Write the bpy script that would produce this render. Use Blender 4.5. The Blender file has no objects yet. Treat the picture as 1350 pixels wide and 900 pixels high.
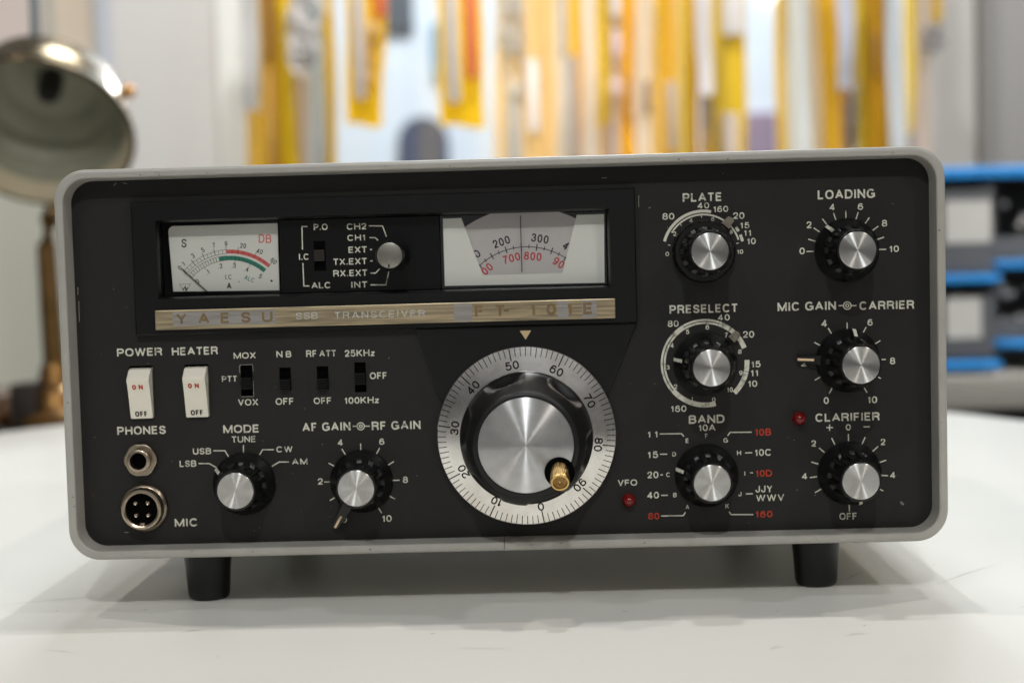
import bpy, math, random
from mathutils import Matrix, Vector
R = math.radians
MM = 0.001
sc = bpy.context.scene
col = sc.collection
rnd = random.Random(7)

# ------------------------------------------------------------ camera, world, lamps, exposure
cam = bpy.data.cameras.new("camera")
cam_ob = bpy.data.objects.new("camera", cam)
col.objects.link(cam_ob)
cam.lens, cam.sensor_width, cam.sensor_fit = 51.868, 36.0, 'HORIZONTAL'
cam.clip_start, cam.clip_end = 0.02, 200
cam.dof.use_dof = True
cam.dof.focus_distance = 0.557
cam.dof.aperture_fstop = 6.6
cam.dof.aperture_blades = 0
cam_ob.matrix_world = Matrix(((0.9994345, 0.0258108, 0.0215507, 0.0165158),
                              (0.0200049, 0.0587189, -0.9980741, -0.5639359),
                              (-0.0270265, 0.9979408, 0.0581693, 0.1137912),
                              (0, 0, 0, 1)))
sc.camera = cam_ob

world = bpy.data.worlds.new("World")
sc.world = world
world.use_nodes = True
wnt = world.node_tree
bg = wnt.nodes['Background']
# unseen shop all round as random bright and dark patches, added for metal reflections
wtc = wnt.nodes.new('ShaderNodeTexCoord')
wn = wnt.nodes.new('ShaderNodeTexNoise')
wn.noise_dimensions = '4D'
wn.inputs['W'].default_value = 2.9
wn.inputs['Scale'].default_value = 3.4
wn.inputs['Detail'].default_value = 2.0
wr = wnt.nodes.new('ShaderNodeValToRGB')
wr.color_ramp.elements[0].position, wr.color_ramp.elements[0].color = 0.41, (0.10, 0.10, 0.10, 1)
wr.color_ramp.elements[1].position, wr.color_ramp.elements[1].color = 0.60, (1.70, 1.70, 1.68, 1)
e_ = wr.color_ramp.elements.new(0.5)
e_.color = (0.82, 0.80, 0.79, 1)
wnt.links.new(wtc.outputs['Generated'], wn.inputs['Vector'])
wnt.links.new(wn.outputs['Fac'], wr.inputs['Fac'])
wnt.links.new(wr.outputs['Color'], bg.inputs['Color'])
bg.inputs['Strength'].default_value = 0.22

sc.view_settings.view_transform = 'Standard'
sc.view_settings.look = 'None'
sc.view_settings.exposure = 0
sc.view_settings.gamma = 1
sc.cycles.use_denoising = True
sc.cycles.max_bounces = 8


def aim(o, loc, target):
    o.location = loc
    d = Vector(target) - Vector(loc)
    o.rotation_euler = d.to_track_quat('-Z', 'Y').to_euler()


def disk_lamp(name, loc, target, power, size, color, spread=None):
    l = bpy.data.lights.new(name, 'AREA')
    l.shape, l.size, l.energy, l.color = 'DISK', size, power, color
    if spread:
        l.spread = R(spread)
    o = bpy.data.objects.new(name, l)
    col.objects.link(o)
    aim(o, loc, target)
    return o


WARM, COOL = (1.0, 0.90, 0.82), (0.96, 0.99, 1.0)
# small ceiling spots of the shop, above and a little behind the radio
disk_lamp("ceiling_or_fill_spot", (0.10, 0.26, 1.75), (0, 0.1, 0), 6.6, 0.03, COOL)
disk_lamp("ceiling_or_fill_spot", (-0.75, 0.24, 1.75), (0, 0.1, 0), 5.6, 0.03, WARM)
disk_lamp("ceiling_or_fill_spot", (0.62, 0.20, 1.75), (0, 0.1, 0), 5.4, 0.03, WARM)
disk_lamp("ceiling_or_fill_spot", (1.35, -0.45, 1.75), (0, 0.2, 0), 5.0, 0.03, COOL)
# ceiling spots in front of the table, they streak the turned knob caps
disk_lamp("ceiling_or_fill_spot", (0.02, -1.25, 1.25), (0, 0.0, 0.1), 8.2, 0.05, COOL)
disk_lamp("ceiling_or_fill_spot", (-0.62, -1.10, 1.35), (0, 0.0, 0.1), 3.0, 0.12, COOL)
disk_lamp("ceiling_or_fill_spot", (1.05, -1.30, 1.25), (0, 0.0, 0.1), 4.2, 0.12, WARM)
# unseen fill spots added to brighten the window wall and pouches
for lx in (-0.9, 0.0, 0.9):
    disk_lamp("ceiling_or_fill_spot", (lx, 1.15, 1.9), (lx * 0.9, 1.85, 0.35), 5.5, 0.12, (1.0, 0.98, 0.97), 70)
# daylight on the house across the street
disk_lamp("street_daylight", (0.3, 4.4, 5.5), (0.1, 7.0, 1.0), 640, 2.5, (0.86, 0.94, 1.0))

# daylight coming in through the shop window from behind the pouches
disk_lamp("window_daylight", (0.05, 2.80, 1.00), (0.05, 1.75, 0.25), 9, 0.4, (0.92, 0.96, 1.0), 70)
disk_lamp("ceiling_or_fill_spot", (1.15, 0.30, 1.20), (0.62, 1.22, 0.08), 1.5, 0.05, (1.0, 0.97, 0.92), 40)  # unseen fill spot added to brighten the storage rack

# ------------------------------------------------------------ helpers


def lin(c):
    out = []
    for v in c[:3]:
        v /= 255.0
        out.append(v / 12.92 if v <= 0.04045 else ((v + 0.055) / 1.055) ** 2.4)
    return tuple(out) + (1.0,)


def mat(name, base, rough=0.5, metal=0.0, spec=0.5, vary=0.0, vscale=40.0, rvary=0.0, bump=0.0, bscale=400.0,
        stretch=(1, 1, 1), linear=False, coat=0.0, second=None, thresh=None):
    m = bpy.data.materials.new(name)
    m.use_nodes = True
    nt = m.node_tree
    p = nt.nodes['Principled BSDF']
    c = tuple(base) + (1.0,) if linear else lin(base)
    p.inputs['Base Color'].default_value = c
    p.inputs['Roughness'].default_value = rough
    p.inputs['Metallic'].default_value = metal
    p.inputs['Specular IOR Level'].default_value = spec
    p.inputs['Coat Weight'].default_value = coat
    tc = nt.nodes.new('ShaderNodeTexCoord')
    mp = nt.nodes.new('ShaderNodeMapping')
    mp.inputs['Scale'].default_value = stretch
    nt.links.new(tc.outputs['Object'], mp.inputs['Vector'])
    if vary or second:
        n = nt.nodes.new('ShaderNodeTexNoise')
        n.inputs['Scale'].default_value = vscale
        n.inputs['Detail'].default_value = 5
        nt.links.new(mp.outputs['Vector'], n.inputs['Vector'])
        mr = nt.nodes.new('ShaderNodeMapRange')
        if thresh:
            mr.inputs['From Min'].default_value, mr.inputs['From Max'].default_value = thresh
        else:
            mr.inputs['From Min'].default_value, mr.inputs['From Max'].default_value = 0.3, 0.7
        nt.links.new(n.outputs['Fac'], mr.inputs['Value'])
        mx = nt.nodes.new('ShaderNodeMix')
        mx.data_type = 'RGBA'
        s2 = lin(second) if second else tuple(v * (1 - vary) for v in c[:3]) + (1,)
        mx.inputs['A'].default_value = c
        mx.inputs['B'].default_value = s2
        nt.links.new(mr.outputs['Result'], mx.inputs['Factor'])
        nt.links.new(mx.outputs['Result'], p.inputs['Base Color'])
    if rvary:
        n2 = nt.nodes.new('ShaderNodeTexNoise')
        n2.inputs['Scale'].default_value = vscale * 1.7
        n2.inputs['Detail'].default_value = 4
        nt.links.new(mp.outputs['Vector'], n2.inputs['Vector'])
        m2 = nt.nodes.new('ShaderNodeMapRange')
        m2.inputs['To Min'].default_value = max(0.02, rough - rvary)
        m2.inputs['To Max'].default_value = min(1, rough + rvary)
        nt.links.new(n2.outputs['Fac'], m2.inputs['Value'])
        nt.links.new(m2.outputs['Result'], p.inputs['Roughness'])
    if bump:
        n3 = nt.nodes.new('ShaderNodeTexNoise')
        n3.inputs['Scale'].default_value = bscale
        n3.inputs['Detail'].default_value = 3
        nt.links.new(mp.outputs['Vector'], n3.inputs['Vector'])
        b = nt.nodes.new('ShaderNodeBump')
        b.inputs['Strength'].default_value = bump
        b.inputs['Distance'].default_value = 0.0003
        nt.links.new(n3.outputs['Fac'], b.inputs['Height'])
        nt.links.new(b.outputs['Normal'], p.inputs['Normal'])
    return m


def turned(name, base, rough, aniso):
    """face-turned aluminium: grooves run in circles round the part's own centre"""
    m = mat(name, base, rough, 1.0)
    nt = m.node_tree
    p = nt.nodes['Principled BSDF']
    p.inputs['Anisotropic'].default_value = aniso
    p.inputs['Anisotropic Rotation'].default_value = 0.25
    t = nt.nodes.new('ShaderNodeTangent')
    t.direction_type, t.axis = 'RADIAL', 'Y'
    nt.links.new(t.outputs['Tangent'], p.inputs['Tangent'])
    tc = nt.nodes.new('ShaderNodeTexCoord')
    sub = nt.nodes.new('ShaderNodeVectorMath')
    sub.operation = 'SUBTRACT'
    sub.inputs[1].default_value = (0.5, 0.5, 0.5)
    mul = nt.nodes.new('ShaderNodeVectorMath')
    mul.operation = 'MULTIPLY'
    mul.inputs[1].default_value = (1, 0, 1)
    ln = nt.nodes.new('ShaderNodeVectorMath')
    ln.operation = 'LENGTH'
    n = nt.nodes.new('ShaderNodeTexNoise')
    n.noise_dimensions = '1D'
    n.inputs['Scale'].default_value = 90
    n.inputs['Detail'].default_value = 3
    nt.links.new(tc.outputs['Generated'], sub.inputs[0])
    nt.links.new(sub.outputs[0], mul.inputs[0])
    nt.links.new(mul.outputs[0], ln.inputs[0])
    nt.links.new(ln.outputs['Value'], n.inputs['W'])
    # finger grease and tarnish, different on every part
    gn = nt.nodes.new('ShaderNodeTexNoise')
    gn.inputs['Scale'].default_value = 170
    gn.inputs['Detail'].default_value = 4
    nt.links.new(tc.outputs['Object'], gn.inputs['Vector'])
    gr = nt.nodes.new('ShaderNodeValToRGB')
    gr.color_ramp.elements[0].position, gr.color_ramp.elements[1].position = 0.35, 0.62
    c0 = lin(base)
    gr.color_ramp.elements[0].color = (c0[0] * 0.88, c0[1] * 0.87, c0[2] * 0.85, 1)
    gr.color_ramp.elements[1].color = c0
    nt.links.new(gn.outputs['Fac'], gr.inputs['Fac'])
    nt.links.new(gr.outputs['Color'], p.inputs['Base Color'])
    mr = nt.nodes.new('ShaderNodeMapRange')
    mr.inputs['To Min'].default_value, mr.inputs['To Max'].default_value = rough - 0.03, rough + 0.04
    nt.links.new(n.outputs['Fac'], mr.inputs['Value'])
    nt.links.new(mr.outputs['Result'], p.inputs['Roughness'])
    return m


class MB:
    """collects simple shapes (metres) into one mesh"""

    def __init__(self):
        self.v, self.f = [], []

    def add(self, vs, fs):
        o = len(self.v)
        self.v += [tuple(x) for x in vs]
        self.f += [tuple(i + o for i in f) for f in fs]
        return self

    def box(self, x0, x1, y0, y1, z0, z1):
        vs = [(x, y, z) for x in (x0, x1) for y in (y0, y1) for z in (z0, z1)]
        return self.add(vs, [(0, 1, 3, 2), (4, 6, 7, 5), (0, 4, 5, 1), (2, 3, 7, 6), (0, 2, 6, 4), (1, 5, 7, 3)])

    def bevel_box(self, x0, x1, y0, y1, z0, z1, b):
        """box whose edges along y are rounded and front edge is eased"""
        return self.prism(rrect(x0, x1, z0, z1, b, 4), y1, y0, ease=b * 0.5)

    def prism(self, poly, y_back, y_front, ease=0.0):
        """polygon in (x, z) from y_back forward to y_front (towards the camera)"""
        n = len(poly)
        rings = [[(x, y_back, z) for x, z in poly]]
        if ease:
            cx = sum(p[0] for p in poly) / n
            cz = sum(p[1] for p in poly) / n
            sx = max(p[0] for p in poly) - cx
            sz = max(p[1] for p in poly) - cz
            rings.append([(x, y_front + ease, z) for x, z in poly])
            rings.append([(x - ease * 0.3 * (x - cx) / sx, y_front + ease * 0.3, z - ease * 0.3 * (z - cz) / sz) for x, z in poly])
            rings.append([(x - ease * (x - cx) / sx, y_front, z - ease * (z - cz) / sz) for x, z in poly])
        else:
            rings.append([(x, y_front, z) for x, z in poly])
        vs = [p for r in rings for p in r]
        fs = []
        for k in range(len(rings) - 1):
            for i in range(n):
                j = (i + 1) % n
                fs.append((k * n + i, k * n + j, (k + 1) * n + j, (k + 1) * n + i))
        fs.append(tuple(range(n))[::-1])
        fs.append(tuple((len(rings) - 1) * n + i for i in range(n)))
        return self.add(vs, fs)

    def lathe(self, prof, c, axis='y', seg=64, rfun=None, cap0=False, cap1=True):
        """prof: (radius, height); axis 'y': height runs towards the camera from y=c[1]; axis 'z': height runs up"""
        vs, fs = [], []
        for r, h in prof:
            for i in range(seg):
                a = 2 * math.pi * i / seg
                rr = rfun(r, h, a) if rfun else r
                if axis == 'y':
                    vs.append((c[0] + rr * math.cos(a), c[1] - h, c[2] + rr * math.sin(a)))
                else:
                    vs.append((c[0] + rr * math.cos(a), c[1] + rr * math.sin(a), c[2] + h))
        n = len(prof)
        for k in range(n - 1):
            for i in range(seg):
                j = (i + 1) % seg
                fs.append((k * seg + i, k * seg + j, (k + 1) * seg + j, (k + 1) * seg + i))
        if cap0:
            fs.append(tuple(range(seg))[::-1])
        if cap1:
            fs.append(tuple((n - 1) * seg + i for i in range(seg)))
        return self.add(vs, fs)

    def sphere(self, c, r, nu=16, nv=10, sy=1.0):
        prof = [(max(1e-5, r * math.sin(math.pi * k / nv)), -r * math.cos(math.pi * k / nv)) for k in range(nv + 1)]
        vs, fs = [], []
        for rr, h in prof:
            for i in range(nu):
                a = 2 * math.pi * i / nu
                vs.append((c[0] + rr * math.cos(a), c[1] + rr * math.sin(a) * sy, c[2] + h))
        for k in range(nv):
            for i in range(nu):
                j = (i + 1) % nu
                fs.append((k * nu + i, k * nu + j, (k + 1) * nu + j, (k + 1) * nu + i))
        return self.add(vs, fs)

    def tube(self, pts, r, seg=10, closed=False):
        pts = [Vector(p) for p in pts]
        n = len(pts)
        vs, fs = [], []
        for k, p in enumerate(pts):
            if closed:
                d = pts[(k + 1) % n] - pts[k - 1]
            else:
                d = pts[min(k + 1, n - 1)] - pts[max(k - 1, 0)]
            d.normalize()
            u = d.cross(Vector((0.13, 0.31, 0.94)))
            if u.length < 0.05:
                u = d.cross(Vector((1, 0, 0)))
            u.normalize()
            w = d.cross(u)
            rr = r[k] if isinstance(r, (list, tuple)) else r
            for i in range(seg):
                a = 2 * math.pi * i / seg
                vs.append(p + (u * math.cos(a) + w * math.sin(a)) * rr)
        for k in range(n if closed else n - 1):
            k2 = (k + 1) % n
            for i in range(seg):
                j = (i + 1) % seg
                fs.append((k * seg + i, k * seg + j, k2 * seg + j, k2 * seg + i))
        if not closed:
            fs.append(tuple(range(seg))[::-1])
            fs.append(tuple((n - 1) * seg + i for i in range(seg)))
        return self.add(vs, fs)

    def stroke(self, pts, w, y, th=0.00004, closed=False):
        """flat inked line of width w along (x, z) points, its face at y - th"""
        q = []
        for p in pts:
            if not q or math.hypot(p[0] - q[-1][0], p[1] - q[-1][1]) > 1e-7:
                q.append(p)
        if closed and math.hypot(q[0][0] - q[-1][0], q[0][1] - q[-1][1]) < 1e-7:
            q.pop()
        n = len(q)
        if n < 2:
            return self
        L, Rr = [], []
        for i in range(n):
            if closed:
                a, b, c = q[i - 1], q[i], q[(i + 1) % n]
            else:
                a, b, c = q[max(i - 1, 0)], q[i], q[min(i + 1, n - 1)]
            d1 = (b[0] - a[0], b[1] - a[1])
            d2 = (c[0] - b[0], c[1] - b[1])
            if d1 == (0, 0):
                d1 = d2
            if d2 == (0, 0):
                d2 = d1
            l1, l2 = math.hypot(*d1), math.hypot(*d2)
            n1 = (-d1[1] / l1, d1[0] / l1)
            n2 = (-d2[1] / l2, d2[0] / l2)
            mx, mz = n1[0] + n2[0], n1[1] + n2[1]
            k = 2.0 / max(mx * mx + mz * mz, 0.55)
            mx, mz = mx * k * 0.5 * w, mz * k * 0.5 * w
            L.append((b[0] + mx, b[1] + mz))
            Rr.append((b[0] - mx, b[1] - mz))
        vs = []
        for i in range(n):
            vs += [(L[i][0], y - th, L[i][1]), (Rr[i][0], y - th, Rr[i][1]), (L[i][0], y, L[i][1]), (Rr[i][0], y, Rr[i][1])]
        fs = []
        for i in range(n if closed else n - 1):
            a, b = 4 * i, 4 * ((i + 1) % n)
            fs += [(a, a + 1, b + 1, b), (a + 2, a, b, b + 2), (a + 1, a + 3, b + 3, b + 1)]
        if not closed:
            fs += [(0, 2, 3, 1), (4 * n - 4, 4 * n - 3, 4 * n - 1, 4 * n - 2)]
        return self.add(vs, fs)

    def build(self, name, m, parent=None, smooth=None, fix=True):
        me = bpy.data.meshes.new(name)
        me.from_pydata(self.v, [], self.f)
        me.validate()
        if fix:
            import bmesh
            b = bmesh.new()
            b.from_mesh(me)
            bmesh.ops.recalc_face_normals(b, faces=b.faces)
            b.to_mesh(me)
            b.free()
        if smooth:
            me.shade_smooth()
            me.set_sharp_from_angle(angle=R(smooth))
        me.materials.append(m)
        o = bpy.data.objects.new(name, me)
        col.objects.link(o)
        if parent is not None:
            adopt(o, parent)
        return o


def wm(o):
    return o.matrix_basis.copy() if o.parent is None else wm(o.parent) @ o.matrix_parent_inverse @ o.matrix_basis


def adopt(o, parent):
    o.parent = parent
    o.matrix_parent_inverse = wm(parent).inverted()


def tag(o, label=None, cat=None, group=None, kind=None):
    if label:
        o['label'] = label
    if cat:
        o['category'] = cat
    if group:
        o['group'] = group
    if kind:
        o['kind'] = kind
    return o


def empty(name, loc, label, cat, group=None):
    o = bpy.data.objects.new(name, None)
    o.empty_display_size = 0.02
    col.objects.link(o)
    o.location = loc
    return tag(o, label, cat, group)


def rrect(x0, x1, z0, z1, r, seg=8):
    out = []
    for cx, cz, a0 in ((x1 - r, z1 - r, 0), (x0 + r, z1 - r, 90), (x0 + r, z0 + r, 180), (x1 - r, z0 + r, 270)):
        for i in range(seg + 1):
            a = R(a0 + 90 * i / seg)
            out.append((cx + r * math.cos(a), cz + r * math.sin(a)))
    return out


def arc(cx, cz, r, a0, a1, n=24):
    return [(cx + r * math.cos(R(a0 + (a1 - a0) * i / n)), cz + r * math.sin(R(a0 + (a1 - a0) * i / n))) for i in range(n + 1)]


def circle3(a, b, c):
    ax, ay, bx, by, cx, cy = *a, *b, *c
    d = 2 * (ax * (by - cy) + bx * (cy - ay) + cx * (ay - by))
    ux = ((ax * ax + ay * ay) * (by - cy) + (bx * bx + by * by) * (cy - ay) + (cx * cx + cy * cy) * (ay - by)) / d
    uy = ((ax * ax + ay * ay) * (cx - bx) + (bx * bx + by * by) * (ax - cx) + (cx * cx + cy * cy) * (bx - ax)) / d
    return ux, uy, math.hypot(ax - ux, ay - uy)


# ------------------------------------------------------------ a drawn grotesque alphabet (centre lines in a unit box)


def spl(*p, n=6):
    out = []
    P = [p[0]] + list(p) + [p[-1]]
    for i in range(1, len(P) - 2):
        a, b, c, d = P[i - 1], P[i], P[i + 1], P[i + 2]
        for k in range(n):
            t = k / n
            out.append(tuple(0.5 * (2 * b[j] + (c[j] - a[j]) * t + (2 * a[j] - 5 * b[j] + 4 * c[j] - d[j]) * t * t + (3 * b[j] - a[j] - 3 * c[j] + d[j]) * t ** 3) for j in (0, 1)))
    out.append(p[-1])
    return out


def oval(cx, cy, rx, ry, a0=0, a1=360, n=28, e=2.35):
    out = []
    for i in range(n + 1):
        a = R(a0 + (a1 - a0) * i / n)
        c, s = math.cos(a), math.sin(a)
        out.append((cx + rx * math.copysign(abs(c) ** (2 / e), c), cy + ry * math.copysign(abs(s) ** (2 / e), s)))
    return out


def turn180(p):
    return [(1 - x, 1 - y) for x, y in p]


_six = [oval(.5, .31, .5, .31), spl((.93, .80), (.80, .95), (.54, 1), (.25, .92), (.06, .68), (0, .34))]
_eight = [oval(.5, .765, .43, .235), oval(.5, .265, .5, .265)]
GL = {  # width, strokes
    'A': (.74, [[(0, 0), (.5, 1), (1, 0)], [(.19, .32), (.81, .32)]]),
    'B': (.66, [[(0, 1), (.58, 1)] + oval(.58, .77, .36, .23, 90, -90, 12) + [(.0, .54)], [(.58, .54)] + oval(.58, .27, .42, .27, 90, -90, 12) + [(0, 0), (0, 1)]]),
    'C': (.71, [oval(.5, .5, .5, .5, 38, 322)]),
    'D': (.69, [[(0, 0), (0, 1), (.45, 1)] + oval(.45, .5, .55, .5, 90, -90, 18) + [(0, 0)]]),
    'E': (.58, [[(1, 1), (0, 1), (0, 0), (1, 0)], [(0, .52), (.92, .52)]]),
    'F': (.55, [[(1, 1), (0, 1), (0, -.08)], [(0, .50), (.88, .50)]]),
    'G': (.74, [oval(.5, .5, .5, .5, 40, 340)[:-1] + [(1, .12), (1, .46), (.55, .46)]]),
    'H': (.68, [[(0, -.08), (0, 1.08)], [(1, -.08), (1, 1.08)], [(0, .52), (1, .52)]]),
    'I': (.18, [[(.5, -.08), (.5, 1.08)]]),
    'J': (.52, [[(1, 1.08), (1, .3)] + oval(.5, .3, .5, .3, 0, -180, 14) + [(0, .38)]]),
    'K': (.68, [[(0, -.08), (0, 1.08)], [(.0, .36), (.95, 1.06)], [(.34, .58), (1, -.06)]]),
    'L': (.54, [[(0, 1.08), (0, 0), (1.05, 0)]]),
    'M': (.82, [[(0, -.08), (0, 1), (.5, .02), (1, 1), (1, -.08)]]),
    'N': (.68, [[(0, -.08), (0, 1), (1, 0), (1, 1.08)]]),
    'O': (.75, [oval(.5, .5, .5, .5)]),
    'P': (.63, [[(0, -.08), (0, 1), (.56, 1)] + oval(.56, .72, .44, .28, 90, -90, 14) + [(0, .44)]]),
    'R': (.67, [[(0, -.08), (0, 1), (.56, 1)] + oval(.56, .75, .42, .25, 90, -90, 14) + [(0, .5)], [(.55, .5), (.84, .42), (.93, .2), (.98, -.08)]]),
    'S': (.63, [spl((.95, .74), (.84, .93), (.5, 1), (.17, .94), (.04, .74), (.2, .57), (.5, .51), (.83, .43), (.98, .25), (.84, .06), (.5, 0), (.16, .06), (.0, .27))]),
    'T': (.60, [[(-.08, 1), (1.08, 1)], [(.5, 1), (.5, -.08)]]),
    'U': (.68, [[(0, 1.08), (0, .33)] + oval(.5, .33, .5, .33, 180, 360, 18) + [(1, 1.08)]]),
    'V': (.68, [[(0, 1.06), (.5, .0), (1, 1.06)]]),
    'W': (.98, [[(0, 1.06), (.25, 0), (.5, 1), (.75, 0), (1, 1.06)]]),
    'X': (.68, [[(0, -.06), (1, 1.06)], [(0, 1.06), (1, -.06)]]),
    'Y': (.68, [[(0, 1.06), (.5, .46), (1, 1.06)], [(.5, .5), (.5, -.08)]]),
    'z': (.48, [[(-.05, .62), (1, .62), (0, 0), (1.05, 0)]]),
    '0': (.56, [oval(.5, .5, .5, .5, e=2.2)]),
    '1': (.34, [[(.78, -.08), (.78, 1.02)], [(0.0, .73), (.45, .80), (.70, 1.0)]]),
    '2': (.55, [spl((.02, .68), (.14, .92), (.5, 1), (.86, .92), (.97, .70), (.82, .47), (.4, .24), (.06, .0)), [(-.06, 0), (1.06, 0)]]),
    '3': (.56, [spl((.04, .75), (.18, .95), (.5, 1), (.83, .94), (.93, .75), (.8, .57), (.4, .53)), spl((.4, .53), (.84, .47), (1, .27), (.85, .05), (.5, 0), (.14, .05), (0, .27))]),
    '4': (.58, [[(.72, -.08), (.72, 1), (0, .26), (1.08, .26)]]),
    '5': (.56, [[(.94, 1), (.18, 1), (.07, .48)], spl((.07, .48), (.26, .61), (.52, .65), (.86, .57), (1, .33), (.86, .07), (.5, 0), (.15, .05), (0, .25))]),
    '6': (.56, _six),
    '7': (.54, [[(-.06, 1), (1, 1)] + spl((1, 1), (.62, .58), (.40, .25), (.32, -.08))]),
    '8': (.56, _eight),
    '9': (.56, [turn180(s) for s in _six]),
    '.': (.18, [[(.5, -.08), (.5, .10)]]),
    ' ': (.22, []),
}


def write(mb, s, x0, x1, z0, z1, y, bold=0.17, rot=0.0, pivot=None, sheet=0.00004, gap=0.14):
    """letters filling x0..x1, z0..z1 on the plane y; rot turns them about pivot (degrees, anticlockwise)"""
    h = z1 - z0
    w = bold * h
    ws = [GL[c][0] * h for c in s]
    nat = sum(ws)
    n = len(s)
    tgt = x1 - x0
    k, g = 1.0, 0.0
    if n == 1:
        k = min(1.5, max(0.6, tgt / nat)) if s not in 'I1.' else 1.0
        x = x0 + (tgt - nat * k) / 2
    else:
        g = (tgt - nat) / (n - 1)
        if g < gap * h:
            k = (tgt - (n - 1) * gap * h * min(1, tgt / nat)) / nat
            g = (tgt - nat * k) / (n - 1)
        elif g > 0.165 * h:
            k = min(1.45, (tgt - (n - 1) * 0.165 * h) / nat)
            g = (tgt - nat * k) / (n - 1)
        x = x0
    px, pz = pivot or ((x0 + x1) / 2, (z0 + z1) / 2)
    ca, sa = math.cos(R(rot)), math.sin(R(rot))
    lay = 0
    for c, wd in zip(s, ws):
        wd *= k
        for st in GL[c][1]:
            pts = []
            for u, v in st:
                gx = x + w / 2 + u * max(wd - w, 0)
                gz = z0 + w / 2 + v * (h - w)
                dx, dz = gx - px, gz - pz
                pts.append((px + dx * ca - dz * sa, pz + dx * sa + dz * ca))
            closed = len(st) > 8 and math.hypot(st[0][0] - st[-1][0], st[0][1] - st[-1][1]) < 1e-6
            if closed:
                mb.stroke(pts, w, y, sheet + 0.000003 * (lay % 3), True)
                lay += 1
                continue
            # strokes meeting at a sharp angle are laid as separate bars
            runs, cur = [], [pts[0]]
            for i in range(1, len(pts)):
                cur.append(pts[i])
                if i < len(pts) - 1:
                    ax_, az_ = pts[i][0] - pts[i - 1][0], pts[i][1] - pts[i - 1][1]
                    bx_, bz_ = pts[i + 1][0] - pts[i][0], pts[i + 1][1] - pts[i][1]
                    d_ = (ax_ * bx_ + az_ * bz_) / (math.hypot(ax_, az_) * math.hypot(bx_, bz_) + 1e-12)
                    if d_ < -0.25:
                        runs.append((cur, True))
                        cur = [pts[i]]
            runs.append((cur, False))
            for q_, (run, _) in enumerate(runs):
                run = list(run)
                if q_ < len(runs) - 1:
                    d_ = Vector(run[-1]) - Vector(run[-2])
                    run[-1] = tuple(Vector(run[-1]) + d_.normalized() * w * 0.38)
                if q_ > 0:
                    d_ = Vector(run[0]) - Vector(run[1])
                    run[0] = tuple(Vector(run[0]) + d_.normalized() * w * 0.38)
                mb.stroke(run, w, y, sheet + 0.000003 * (lay % 3), False)
                lay += 1
        x += wd + g


def bands(mb, cx, cz, r0, r1, a0, a1, y, n=None):
    n = n or max(2, int(abs(a1 - a0) / 3))
    mb.stroke(arc(cx, cz, (r0 + r1) / 2, a0, a1, n), r1 - r0, y)


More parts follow.
